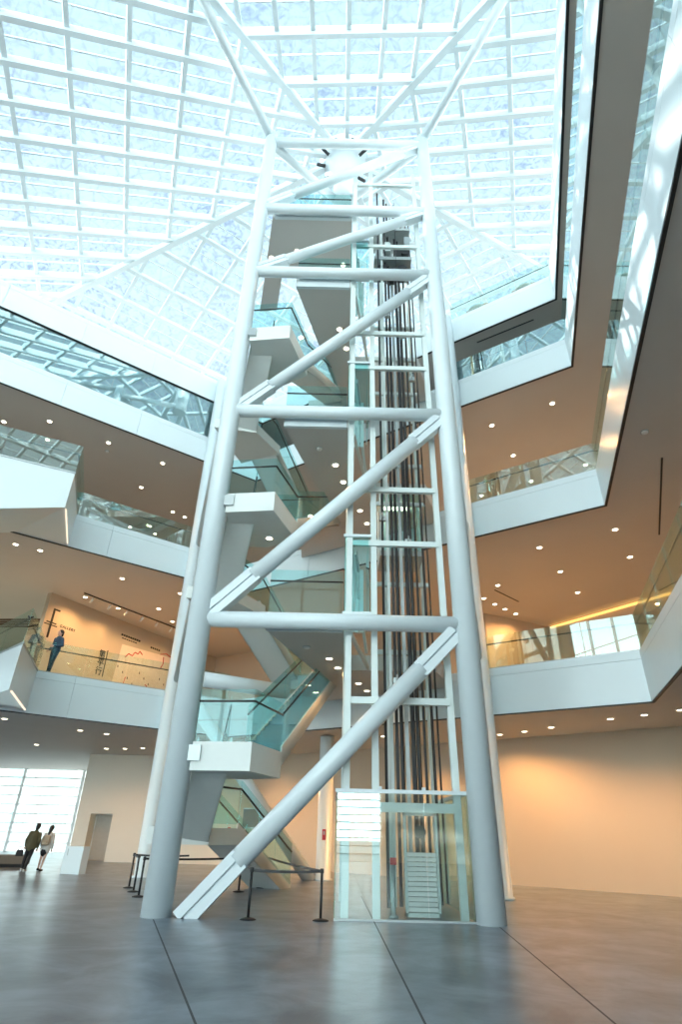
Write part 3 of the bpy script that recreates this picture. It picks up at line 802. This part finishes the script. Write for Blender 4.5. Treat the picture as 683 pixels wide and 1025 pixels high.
downlights(5.25, [(2.04, 25.72), (-2.6, 29.0), (-4.2, 31.5)], 'ground level ceiling behind the stair', 'ground level rear downlights', 2.6)
downlights(13.15, [(-0.24, 16.96), (0.06, 18.08), (0.78, 20.23), (1.12, 21.32)], 'underside of the third level landing', 'third landing downlights', 0.3)
downlights(19.9, [(-0.25, 16.85), (0.06, 17.92)], 'underside of the fourth level landing', 'fourth landing downlights', 0.1)
downlights(24.2, [(-3.43, 16.73), (-2.25, 16.36), (-0.18, 17.0)], 'underside of the top landing', 'top landing downlights', 0.1)
downlights(9.58, [(-2.22, 15.84), (-3.35, 16.01)], 'underside of the middle stair half landing', 'middle half landing downlights', 0.1)
downlights(16.43, [(-3.3, 16.08)], 'underside of the upper stair half landing', 'upper half landing downlight', 0.1)
# lamps deeper in the galleries, out of the picture but lighting it
for x, y, z, p in ((-6.5, 33, 12.0, 1.6), (-3, 31, 12.0, 1.2), (1.5, 28, 12.0, 1.4), (14, 15, 12.0, 0.6), (3, 29, 18.7, 1.2), (13, 16, 18.7, 0.3),
                   (-5, 33, 18.7, 1.0), (13, 13, 5.2, 0.6), (3.5, 26.5, 5.2, 1.6)):
    ld = bpy.data.lights.new('gallery_lamp', 'SPOT'); ld.energy = p * LAMP_POWER; ld.spot_size = math.radians(130); ld.spot_blend = 0.7
    ld.color = (1.0, 0.52, 0.19); ld.shadow_soft_size = 0.1
    lo = bpy.data.objects.new('gallery_lamp', ld); COL.objects.link(lo); lo.location = (x, y, z)
for x, y, z, p in ((-19, 33, 12.0, 5.0), (-17.5, 25.5, 12.0, 3.0)):  # added spots standing in for window glow in the far left gallery
    ld = bpy.data.lights.new('cool_fill_spot', 'SPOT'); ld.energy = p * LAMP_POWER; ld.spot_size = math.radians(150); ld.spot_blend = 0.7
    ld.color = (0.95, 1.0, 0.82); ld.shadow_soft_size = 0.1
    lo = bpy.data.objects.new('cool_fill_spot', ld); COL.objects.link(lo); lo.location = (x, y, z)
# cove light at the head of the second level right wall
mb = MB(); mb.bar((12.0, 30.95, 11.95), (16.45, 24.7, 11.95), 0.10, 0.10)
tag(mb.build('cove_light', 'cove'), 'long glowing amber cove light along the top of the second level right wall', 'cove light')

# ceiling slots, detectors
for a, b, z, lab in (((10.06, 14.58), (12.55, 19.73), 12.1, 'long dark air slot in the ceiling over the right second level gallery'),
                     ((6.55, 20.3), (8.9, 18.78), 22.95, 'dark air slot in the underside of the top level right slab'),
                     ((9.2, 27.4), (7.6, 25.9), 12.1, 'short dark air slot near the rear of the right gallery ceiling')):
    a, b = V((*a, z - 0.012)), V((*b, z - 0.012))
    mb = MB(); mb.bar(a, b, 0.06, 0.02); tag(mb.build('air_slot', 'dark'), lab, 'air slot')
for x, y, z, lab in ((8.9, 13.3, 12.1, 'small round smoke detector beside the long ceiling slot on the right'), (-0.9, 16.3, 6.3, 'small smoke detector under the second level landing bridge'),
                     (-0.8, 16.0, 13.15, 'small smoke detector under the third level landing bridge'), (-12.4, 24.6, 18.85, 'small smoke detector in the left third level ceiling')):
    t = thing('smoke_detector', lab, 'smoke detector', (x, y, z))
    mb = MB(); mb.lathe((x, y, z), [(0.05, -0.07), (0.09, -0.05), (0.10, -0.02)], 18); mb.build('sensor_head', 'lamptrim', t)
    mb = MB(); mb.lathe((x, y, z), [(0.12, -0.022), (0.12, 0.0)], 18); mb.build('mounting_plate', 'greymetal', t)
# track lights before the gallery wall
tk = thing('track_light', 'ceiling track with small spot heads before the second level gallery wall', 'track light', (-11.3, 30, 12.0))
mb = MB(); mb.bar((-13.1, 27.6, 12.06), (-9.0, 34.2, 12.06), 0.05, 0.05); mb.build('track', 'dark', tk)
for i in range(7):
    f = (i + 0.5) / 7; x, y = -13.1 + 4.1 * f, 27.6 + 6.6 * f
    if i % 2 == 0:
        ld = bpy.data.lights.new('track_beam', 'SPOT'); ld.energy = 0.55 * LAMP_POWER; ld.spot_size = math.radians(110); ld.spot_blend = 0.8
        ld.color = (1.0, 0.64, 0.28); ld.shadow_soft_size = 0.05
        lo = bpy.data.objects.new('track_beam', ld); COL.objects.link(lo); lo.location = (x - 0.13, y + 0.09, 11.72)
        lo.rotation_euler = V((0.55, -0.28, 0.85)).to_track_quat('Z', 'Y').to_euler()
    mb = MB(); mb.tube((x, y, 12.03), (x, y, 11.9), 0.015, n=6); mb.tube((x + 0.05, y - 0.03, 11.93), (x - 0.12, y + 0.08, 11.74), 0.06, n=12); mb.build('spot_head', 'lamptrim', tk)

# ------------------------------------------------------------------ second level gallery graphics
d_g = V((4.2, 8.03, 0)).normalized(); n_g = V((d_g.y, -d_g.x, 0))
def gp(s, z, off=0.02):
    """point on the gallery wall: s metres from its near end"""
    p = V((-14.83, 27.73, 0)) + d_g * s + n_g * off; return V((p.x, p.y, z))
def gbar(mb, s0, z0, s1, z1, wd): mb.bar(gp(s0, z0), gp(s1, z1), 0.03, wd, n_g.cross(gp(s1, z1) - gp(s0, z0)))
fm = MB()
gbar(fm, 0.42, 9.85, 0.42, 11.35, 0.10); gbar(fm, 0.37, 11.32, 0.75, 11.32, 0.08); gbar(fm, 0.15, 10.62, 0.72, 10.62, 0.05); gbar(fm, 0.05, 10.5, 0.8, 10.5, 0.04)
tag(fm.build('gallery_sign', 'ink'), 'tall thin black letter F sign on the second level gallery wall', 'sign')
def text_mesh(name, cu, m):
    tmp = bpy.data.objects.new(name + '_curve', cu); COL.objects.link(tmp)
    bpy.context.view_layer.update()
    me = bpy.data.meshes.new_from_object(tmp.evaluated_get(bpy.context.evaluated_depsgraph_get()))
    bpy.data.objects.remove(tmp); bpy.data.curves.remove(cu)
    o = bpy.data.objects.new(name, me); COL.objects.link(o)
    me.materials.clear(); me.materials.append(M[m])
    return o
def text(name, body, size, s, z, m, label, vertical=False):
    cu = bpy.data.curves.new(name, 'FONT'); cu.body = body; cu.size = size; cu.extrude = 0.008; cu.align_x = 'LEFT'
    cu.space_character = 1.25
    o = text_mesh(name, cu, m)
    mm = Matrix((d_g, V((0, 0, 1)), n_g)).transposed().to_4x4(); mm.translation = gp(s, z, 0.015); o.matrix_world = mm
    return tag(o, label, 'lettering')
text('wall_lettering', 'GALLERY', 0.20, 0.95, 10.55, 'ink', 'small spaced word GALLERY right of the black letter F')
bn = thing('vertical_title', 'three large black characters set vertically on the gallery wall', 'lettering', gp(3.9, 9.5))
for k, ch in enumerate('第平行'):
    cu = bpy.data.curves.new('title_character', 'FONT'); cu.body = ch; cu.size = 0.46; cu.extrude = 0.008
    o = text_mesh('title_character', cu, 'ink')
    mm = Matrix((d_g, V((0, 0, 1)), n_g)).transposed().to_4x4(); mm.translation = gp(3.75, 9.75 - 0.46 * k, 0.015) - V(bn.location); o.parent = bn; o.matrix_local = mm
mb = MB(); gbar(mb, 4.3, 8.75, 4.3, 10.2, 0.02); mb.build('title_rule', 'ink', bn)
mu = thing('wall_mural', 'pale pink mural with thin red line drawing on the gallery wall', 'mural', gp(7.0, 6.9))
mb = MB(); p0, p1, p2, p3 = gp(4.9, 7.0, 0.004), gp(10.6, 7.0, 0.004), gp(10.6, 11.1, 0.004), gp(5.2, 10.8, 0.004)
mb.quadbox([p0, p1, p1 + n_g * 0.006, p0 + n_g * 0.006, p3, p2, p2 + n_g * 0.006, p3 + n_g * 0.006]); mb.build('print_sheet', 'pinkpaper', mu)
def squiggle(pts, wd=0.045, m='redink'):
    mb = MB()
    for a, b in zip(pts, pts[1:]): gbar(mb, a[0], a[1], b[0], b[1], wd)
    mb.build('drawn_line', m, mu)
squiggle([(5.6, 10.15), (5.8, 10.4), (6.1, 10.35), (6.25, 10.6), (6.5, 10.55), (6.6, 10.75), (6.85, 10.6)])
squiggle([(8.3, 11.0), (8.8, 11.15), (9.3, 11.0), (9.6, 11.25), (10.1, 11.2)])
squiggle([(8.6, 10.9), (8.65, 10.5), (8.5, 10.2)])
squiggle([(5.9, 9.1), (5.8, 8.4), (5.7, 7.9)], 0.03)
squiggle([(7.5, 9.0), (7.8, 8.8), (7.7, 8.4), (7.8, 8.0)])
squiggle([(4.95, 7.55), (5.2, 7.75), (5.6, 7.8), (6.0, 7.6)])
squiggle([(9.3, 9.0), (9.2, 8.2), (9.3, 7.6)], 0.03)
for k in range(12):
    s = 5.2 + 0.42 * k; z = 9.6 - 0.4 * ((k * 5) % 4) * 0.6
    squiggle([(s, z), (s + 0.02, z - 0.12)], 0.03, 'ink')
cp = thing('wall_caption', 'two short slanted lines of small dark caption lettering above the mural', 'caption', gp(5.5, 11.2))
mb = MB()
for k in range(9): gbar(mb, 5.0 + 0.17 * k, 11.32, 5.11 + 0.17 * k, 11.32, 0.10)
for k in range(7): gbar(mb, 5.1 + 0.17 * k, 11.14, 5.2 + 0.17 * k, 11.14, 0.05)
for k in range(5): gbar(mb, 7.4 + 0.17 * k, 11.2, 7.5 + 0.17 * k, 11.2, 0.10)
for k in range(4): gbar(mb, 9.4 + 0.17 * k, 11.75, 9.5 + 0.17 * k, 11.75, 0.10)
mb.build('caption_text', 'ink', cp)
# brown slatted screen and hanging lamps deep on the left
sl = thing('slatted_screen', 'dark brown timber slatted screen hanging at the far left of the second level', 'screen', (-18, 30, 10))
for k in range(4):
    mb = MB(); mb.bar((-19.5, 30.3, 11.0 + 0.13 * k), (-15.75, 30.0, 11.0 + 0.13 * k), 0.08, 0.08); mb.build('slat', 'brown', sl)
mb = MB(); mb.bar((-15.9, 30.02, 10.9), (-15.9, 30.02, 12.1), 0.04, 0.04); mb.build('hanger', 'rail', sl)
mb = MB(); mb.bar((-19.3, 30.28, 10.9), (-19.3, 30.28, 12.1), 0.04, 0.04); mb.build('hanger', 'rail', sl)

# escalator glimpsed behind the third level bay glass
es = thing('escalator', 'escalator end with rounded handrail behind the third level bay glass', 'escalator', (-14, 20, 13.65))
mb = MB(); pts = [(-12.4, 20.1, 13.9), (-12.1, 20.25, 14.2), (-12.2, 20.2, 14.55), (-12.6, 20.0, 14.68), (-18.0, 17.3, 14.7)]
mb.path(pts, 0.05, 10); mb.build('moving_handrail', 'black', es)
mb = MB(); mb.bar((-12.4, 20.1, 13.98), (-18.0, 17.3, 13.98), 0.10, 0.6); mb.build('skirt_panel', 'greymetal', es)
mb = MB(); mb.bar((-12.6, 20.04, 14.58), (-18.0, 17.34, 14.58), 0.03, 0.03); mb.build('light_strip', 'cove', es)

# ------------------------------------------------------------------ top level chairs (curved tan shells)
def shell_chair(x, y, rz, label):
    t = thing('shell_chair', label, 'chair', (x, y, 24.5), 'curved tan chairs on the top level'); 
    mb = MB(); n = 18; R = 0.62
    lo, hi, lo2, hi2 = [], [], [], []
    for i in range(n + 1):
        a = math.pi * (0.05 + 0.90 * i / n); h = 0.50 + 0.62 * math.sin(math.pi * i / n)
        c, s = math.cos(a + rz), math.sin(a + rz)
        lo.append(mb.bm.verts.new((x + c * R * .9, y + s * R * .9, 24.9))); hi.append(mb.bm.verts.new((x + c * R, y + s * R, 24.9 + h)))
        lo2.append(mb.bm.verts.new((x + c * R * .8, y + s * R * .8, 24.9))); hi2.append(mb.bm.verts.new((x + c * R * .9, y + s * R * .9, 24.9 + h)))
    for i in range(n):
        for q in ((lo[i], lo[i + 1], hi[i + 1], hi[i]), (lo2[i + 1], lo2[i], hi2[i], hi2[i + 1]), (hi[i], hi[i + 1], hi2[i + 1], hi2[i]), (lo[i + 1], lo[i], lo2[i], lo2[i + 1])):
            f = mb.bm.faces.new(q); f.smooth = True
    mb.build('backrest', 'tan', t)
    mb = MB(); mb.lathe((x, y, 24.5), [(0.42, 0.34), (0.50, 0.38), (0.50, 0.46), (0.44, 0.50)], 24); mb.build('seat', 'whitecloth', t)
    for k in range(4):
        a = math.pi / 4 + k * math.pi / 2; mb = MB(); mb.tube((x + 0.4 * math.cos(a), y + 0.4 * math.sin(a), 24.5), (x + 0.3 * math.cos(a), y + 0.3 * math.sin(a), 24.86), 0.02, n=8); mb.build('leg', 'tan', t)
shell_chair(6.75, 20.15, -0.55, 'curved tan chair on the top level, nearer the tower')
shell_chair(8.75, 18.82, -0.55, 'curved tan chair on the top level, nearer the corner')

# ------------------------------------------------------------------ barrier posts
def barrier(x, y, label, belt=None):
    t = thing('barrier_post', label, 'barrier post', (x, y, 0), 'black belt barrier posts')
    mb = MB(); mb.lathe((x, y, 0), [(0.17, 0), (0.17, 0.012), (0.12, 0.03), (0.04, 0.045)], 24); mb.build('base', 'black', t)
    mb = MB(); mb.tube((x, y, 0.03), (x, y, 0.86), 0.028, n=14); mb.build('post', 'black', t)
    mb = MB(); mb.lathe((x, y, 0.84), [(0.038, 0), (0.042, 0.01), (0.042, 0.075), (0.03, 0.085)], 16); mb.build('belt_cassette', 'black', t)
    if belt:
        mb = MB(); a, b = V((x, y, 0.875)), V((*belt, 0.875)); n = 10
        for k in range(n):
            f0, f1 = k / n, (k + 1) / n
            p = a.lerp(b, f0) - V((0, 0, 0.05 * 4 * f0 * (1 - f0) * 0.5)); q = a.lerp(b, f1) - V((0, 0, 0.05 * 4 * f1 * (1 - f1) * 0.5))
            mb.bar(p, q, 0.006, 0.052)
        mb.build('belt', 'black', t)
barrier(-1.72, 14.38, 'black belt barrier post in front of the stair, left end of the front belt', (-0.22, 14.47))
barrier(-0.22, 14.47, 'black belt barrier post close to the glass lift base')
barrier(-6.21, 20.84, 'black barrier post left of the left tower leg, farthest of three', (-4.55, 21.1))
barrier(-5.70, 19.63, 'black barrier post left of the left tower leg, middle of three', (-6.21, 20.84))
barrier(-5.16, 18.31, 'black barrier post left of the left tower leg, nearest of three', (-2.79, 20.42))
barrier(-2.79, 20.42, 'black barrier post beside the lower end of the big diagonal', (-1.72, 14.38))
barrier(-2.28, 21.98, 'black barrier post behind the front belt at the stair foot', (-0.22, 14.47))

# ------------------------------------------------------------------ ground level left: kiosk, bench, extinguisher signs
t = thing('information_plinth', 'white information plinth slab standing by the left doorway', 'plinth', (-10.1, 26.2, 0))
mb = MB(); mb.quadbox([(-10.5, 26.0, 0), (-9.72, 25.85, 0), (-9.6, 26.25, 0), (-10.38, 26.4, 0), (-10.5, 26.0, 0.93), (-9.72, 25.85, 0.93), (-9.6, 26.25, 0.93), (-10.38, 26.4, 0.93)]); mb.build('body', 'fascia', t, 0.01)
mb = MB(); mb.box((-10.36, 25.955, 0.62), (-10.33, 25.97, 0.85)); mb.build('slot_mark', 'greymetal', t)
t = thing('bench', 'long low dark bench by the bright left window', 'bench', (-15, 29.4, 0))
mb = MB(); mb.bar((-18.5, 27.4, 0.29), (-13.45, 29.75, 0.29), 0.75, 0.34); mb.build('seat', 'bench', t, 0.03)
mb = MB(); mb.bar((-18.4, 27.45, 0.06), (-13.6, 29.68, 0.06), 0.65, 0.12); mb.build('plinth', 'blackcloth', t)
def sign(name, x, y, z, w_, h_, m, label, cat='sign'):
    mb = MB(); mb.bar((x - w_ / 2, y, z), (x + w_ / 2, y, z), 0.03, h_); tag(mb.build(name, m), label, cat)
t = thing('extinguisher_sign', 'small red fire sign on the round column behind the stair', 'sign', (-0.36, 25.66, 1.5))
mb = MB(); mb.box((-0.43, 25.655, 1.35), (-0.29, 25.685, 1.72)); mb.build('sign_plate', 'red', t)
mb = MB(); mb.box((-0.39, 25.645, 1.53), (-0.33, 25.656, 1.66)); mb.build('symbol', 'whitecloth', t)
t = thing('extinguisher_sign', 'small red fire sign on the pale wall under the stair', 'sign', (-5.2, 34.9, 1.5))
mb = MB(); mb.box((-5.75, 35.46, 1.35), (-5.6, 35.5, 1.75)); mb.build('sign_plate', 'red', t)
mb = MB(); mb.box((-5.7, 35.445, 1.55), (-5.65, 35.462, 1.68)); mb.build('symbol', 'whitecloth', t)
t = thing('wall_screen', 'dark grey panel set in the orange wall behind the lowest stair', 'panel', (-4.2, 34, 2))
a, b = V((-4.9, 35.12, 2.2)), V((-3.6, 34.1, 2.2))
mb = MB(); mb.bar(a, b, 0.10, 0.85); mb.build('panel_face', 'rail', t)
mb = MB(); mb.bar(a + V((0, 0, 0.46)), b + V((0, 0, 0.46)), 0.14, 0.06); mb.bar(a - V((0, 0, 0.46)), b - V((0, 0, 0.46)), 0.14, 0.06); mb.build('panel_frame', 'greymetal', t)

# ------------------------------------------------------------------ people
def blob(chains, balls=()):
    mb = MB()
    for ch in chains:
        for (p, r), (q, r2) in zip(ch, ch[1:]): mb.tube(p, q, r, r2, n=14)
        for p, r in ch: mb.ball(p, r, 12)
    for c, r, sc in balls: mb.ball(c, r, 16, sc)
    return mb
def fuse(o, vox, sm=4):
    r = o.modifiers.new('fuse', 'REMESH'); r.mode = 'VOXEL'; r.voxel_size = vox; r.use_smooth_shade = True
    s = o.modifiers.new('smooth', 'SMOOTH'); s.factor = 0.5; s.iterations = sm
def person(name_label, loc, rz, h, top, legs, coat_len, hairlong, arms, shoes, skirt=None, bare=False, step=0.10, lean=0.0):
    k = h / 1.70
    t = bpy.data.objects.new('person', None); COL.objects.link(t); tag(t, name_label, 'person')
    t.location = loc; t.rotation_euler = (0, lean, rz)
    def S(p): return (p[0] * k, p[1] * k, p[2] * k)
    def C(ch): return [(S(p), r * k) for p, r in ch]
    def part(mb, nm, m, par, vox=0.014):
        me = bpy.data.meshes.new(nm); mb.bm.to_mesh(me); mb.bm.free(); me.materials.append(M[m])
        o = bpy.data.objects.new(nm, me); COL.objects.link(o); o.parent = par
        if vox: fuse(o, vox)
        return o
    # local frame: facing -Y
    st = step
    hipL, hipR = (0.09, 0, 0.90), (-0.09, 0, 0.90)
    knL, knR = (0.10, -0.02 - st * 0.5, 0.49), (-0.10, 0.02 + st * 0.2, 0.49)
    anL, anR = (0.10, -st, 0.08), (-0.10, st, 0.08)
    legc = [[(hipL, 0.088), (knL, 0.055), (anL, 0.038), ((anL[0] + .01, anL[1] - 0.15, 0.035), 0.03)],
            [(hipR, 0.088), (knR, 0.055), (anR, 0.038), ((anR[0] - .01, anR[1] - 0.15, 0.035), 0.03)]]
    torso = [[((0, 0, 0.92), 0.125), ((0, 0.01, 1.08), 0.115), ((0, 0.0, 1.28), 0.13), ((0, 0.0, 1.40), 0.10), ((0, -0.005, 1.46), 0.056), ((0, -0.015, 1.53), 0.05)],
             [((-0.17, 0, 1.37), 0.06), ((0.17, 0, 1.37), 0.06)]]
    armc, hands = [], []
    for sg, (el, wr) in zip((1, -1), arms):
        sh_ = (0.185 * sg, 0, 1.37)
        armc.append([(sh_, 0.052), (el, 0.041), (wr, 0.028)])
        e, w_ = V(el), V(wr); d = (w_ - e).normalized(); sd = d.cross(V((0, 1, 0))) if abs(d.y) < 0.9 else V((1, 0, 0)); sd.normalize(); nn = d.cross(sd)
        palm = w_ + d * 0.075
        hands.append([(tuple(w_), 0.027), (tuple(palm), 0.034)])
        for i, ln in enumerate((0.065, 0.078, 0.072, 0.055)):
            b0 = palm + sd * (0.033 - 0.022 * i); b1 = b0 + d * ln * 0.55 + nn * 0.008; b2 = b1 + d * ln * 0.4 + nn * 0.022
            hands.append([(tuple(b0), 0.0095), (tuple(b1), 0.009), (tuple(b2), 0.008)])
        tb = w_ + d * 0.03 + sd * 0.03
        hands.append([(tuple(tb), 0.012), (tuple(tb + d * 0.035 + sd * 0.028), 0.010), (tuple(tb + d * 0.07 + sd * 0.03 + nn * 0.01), 0.009)])
    hd = (0, -0.03, 1.615)
    balls = [(S(hd), 0.098 * k, (0.80, 0.98, 1.16)), (S((0, -0.06, 1.55)), 0.06 * k, (0.85, 1, 0.9)), (S((0, -0.128, 1.595)), 0.018 * k, (0.8, 1.1, 1.4)),
             (S((0.082, -0.02, 1.605)), 0.024 * k, (0.5, 1, 1.4)), (S((-0.082, -0.02, 1.605)), 0.024 * k, (0.5, 1, 1.4)),
             (S((0, -0.115, 1.548)), 0.016 * k, (1.6, 0.8, 0.7))]
    body = part(blob([C(c) for c in legc + torso + armc + hands], balls), 'body', 'skin', t, 0.011)
    mb = MB()
    for sg in (1, -1): mb.ball(S((0.032 * sg, -0.115, 1.622)), 0.010 * k, 10)
    part(mb, 'eyes', 'ink', body, 0)
    # hair
    hb = [(S((0, 0.005, 1.645)), 0.116 * k, (0.90, 0.98, 0.98)), (S((0, 0.05, 1.56)), 0.085 * k, (0.95, 0.8, 1.0))]
    hc = []
    if hairlong: hc = [C([((0, 0.06, 1.66), 0.085), ((0, 0.085, 1.52), 0.075), ((0, 0.10, 1.40), 0.05)])]
    part(blob(hc, hb), 'hair', 'hair', body, 0.014)
    # top
    tc_ = [[((0, 0, coat_len), 0.155), ((0, 0.01, 1.08), 0.14), ((0, 0, 1.28), 0.148), ((0, 0, 1.40), 0.11), ((0, 0, 1.455), 0.07)], [((-0.17, 0, 1.37), 0.072), ((0.17, 0, 1.37), 0.072)]]
    tc_ += [[((0.09, 0, coat_len), 0.12), ((0.09, 0, 1.2), 0.11)], [((-0.09, 0, coat_len), 0.12), ((-0.09, 0, 1.2), 0.11)]]
    for a in armc: tc_.append([(a[0][0], 0.07), (a[1][0], 0.058), (tuple(V(a[1][0]).lerp(V(a[2][0]), 0.92)), 0.044)])
    part(blob([C(c) for c in tc_]), 'jacket', top, body, 0.016)
    # legs
    if skirt: part(blob([C([((0, 0, 0.95), 0.14), ((0, 0, 0.70), 0.165)])]), 'skirt', skirt, body, 0.016)
    if not bare:
        lg = [[(l[0][0], 0.105), (l[1][0], 0.072), (tuple(V(l[2][0]) + V((0, 0, 0.02))), 0.056)] for l in legc] + [[((-0.06, 0, 0.95), 0.12), ((0.06, 0, 0.95), 0.12)]]
        part(blob([C(c) for c in lg]), 'trousers', legs, body, 0.016)
    sc_ = [[((l[2][0][0], l[2][0][1] + 0.03, 0.05), 0.046), ((l[3][0][0], l[3][0][1] - 0.02, 0.04), 0.04)] for l in legc]
    part(blob([C(c) for c in sc_]), 'shoes', shoes, body, 0.012)
    return t
ARM_DOWN = (((0.26, 0.03, 1.10), (0.25, -0.08, 0.86)), ((-0.26, 0.03, 1.10), (-0.25, -0.08, 0.86)))
person('person in olive jacket and black trousers walking away by the left window', (-12.42, 27.0, 0), math.pi + 0.12, 1.66, 'olive', 'blackcloth', 0.86, False,
       ARM_DOWN, 'shoe', None, False, 0.14, -0.13)
person('person with long black hair, pale jacket and short dark skirt by the left window', (-11.95, 27.4, 0), math.pi - 0.05, 1.60, 'whitecloth', 'skin', 0.76, True,
       ARM_DOWN, 'blackcloth', 'blackcloth', True, 0.10, -0.10)
person('person in navy top and dark jeans leaning by the second level glass balustrade', (-11.42, 22.75, 6.8), -0.45, 1.74, 'navy', 'denim', 0.93, False,
       (((0.28, 0.02, 1.12), (0.10, -0.20, 1.06)), ((-0.27, 0.05, 1.10), (-0.22, -0.14, 0.90))), 'blackcloth', None, False, 0.05, 0.10)
# bags
bp = thing('backpack', 'small beige backpack worn by the person in the pale jacket', 'backpack', (-11.93, 27.22, 1.2))
mb = MB(); mb.quadbox([(-12.02, 27.13, 0.90), (-11.70, 27.13, 0.90), (-11.70, 27.25, 0.90), (-12.02, 27.25, 0.90), (-11.98, 27.16, 1.26), (-11.68, 27.16, 1.26), (-11.68, 27.27, 1.26), (-11.98, 27.27, 1.26)]); mb.build('pack_body', 'beige', bp, 0.05)
mb = MB(); mb.quadbox([(-11.96, 27.08, 0.93), (-11.76, 27.08, 0.93), (-11.76, 27.13, 0.93), (-11.96, 27.13, 0.93), (-11.95, 27.10, 1.08), (-11.76, 27.10, 1.08), (-11.76, 27.14, 1.08), (-11.95, 27.14, 1.08)]); mb.build('front_pocket', 'beige', bp, 0.02)
hb_ = thing('handbag', 'black handbag held low by the person in the olive jacket', 'handbag', (-12.85, 26.95, 0.6))
mb = MB(); mb.quadbox([(-12.80, 26.85, 0.52), (-12.52, 26.85, 0.52), (-12.52, 26.97, 0.52), (-12.80, 26.97, 0.52), (-12.78, 26.87, 0.74), (-12.54, 26.87, 0.74), (-12.54, 26.95, 0.74), (-12.78, 26.95, 0.74)]); mb.build('bag_body', 'blackcloth', hb_, 0.02)
mb = MB(); mb.path([(-12.75, 26.91, 0.74), (-12.73, 26.91, 0.84), (-12.62, 26.91, 0.84), (-12.60, 26.91, 0.74)], 0.012); mb.build('bag_handle', 'blackcloth', hb_)

# ------------------------------------------------------------------ building across the street, seen through the left window
M['bwall'] = pbr('pale_street_facade', (0.86, 0.88, 0.86), 0.8)
M['bwin'] = pbr('street_window_glass', (0.50, 0.66, 0.64), 0.15)
bl = thing('street_building', 'pale building across the street beyond the left window wall', 'building', (-34, 80, -0.25))
mb = MB(); mb.box((-52, 78, -0.25), (-26, 90, 9.6)); mb.build('facade', 'bwall', bl)
for r_ in range(2):
    for c_ in range(5):
        x0, z0 = -50.5 + 5.0 * c_, 1.2 + 4.6 * r_
        mb = MB(); mb.box((x0, 77.85, z0), (x0 + 3.4, 78.05, z0 + 2.4)); mb.build('window', 'bwin', bl)
for r_ in range(2):
    mb = MB(); mb.box((-52.1, 77.7, 4.1 + 4.6 * r_), (-25.9, 78.05, 4.6 + 4.6 * r_)); mb.build('floor_band', 'lamptrim', bl)
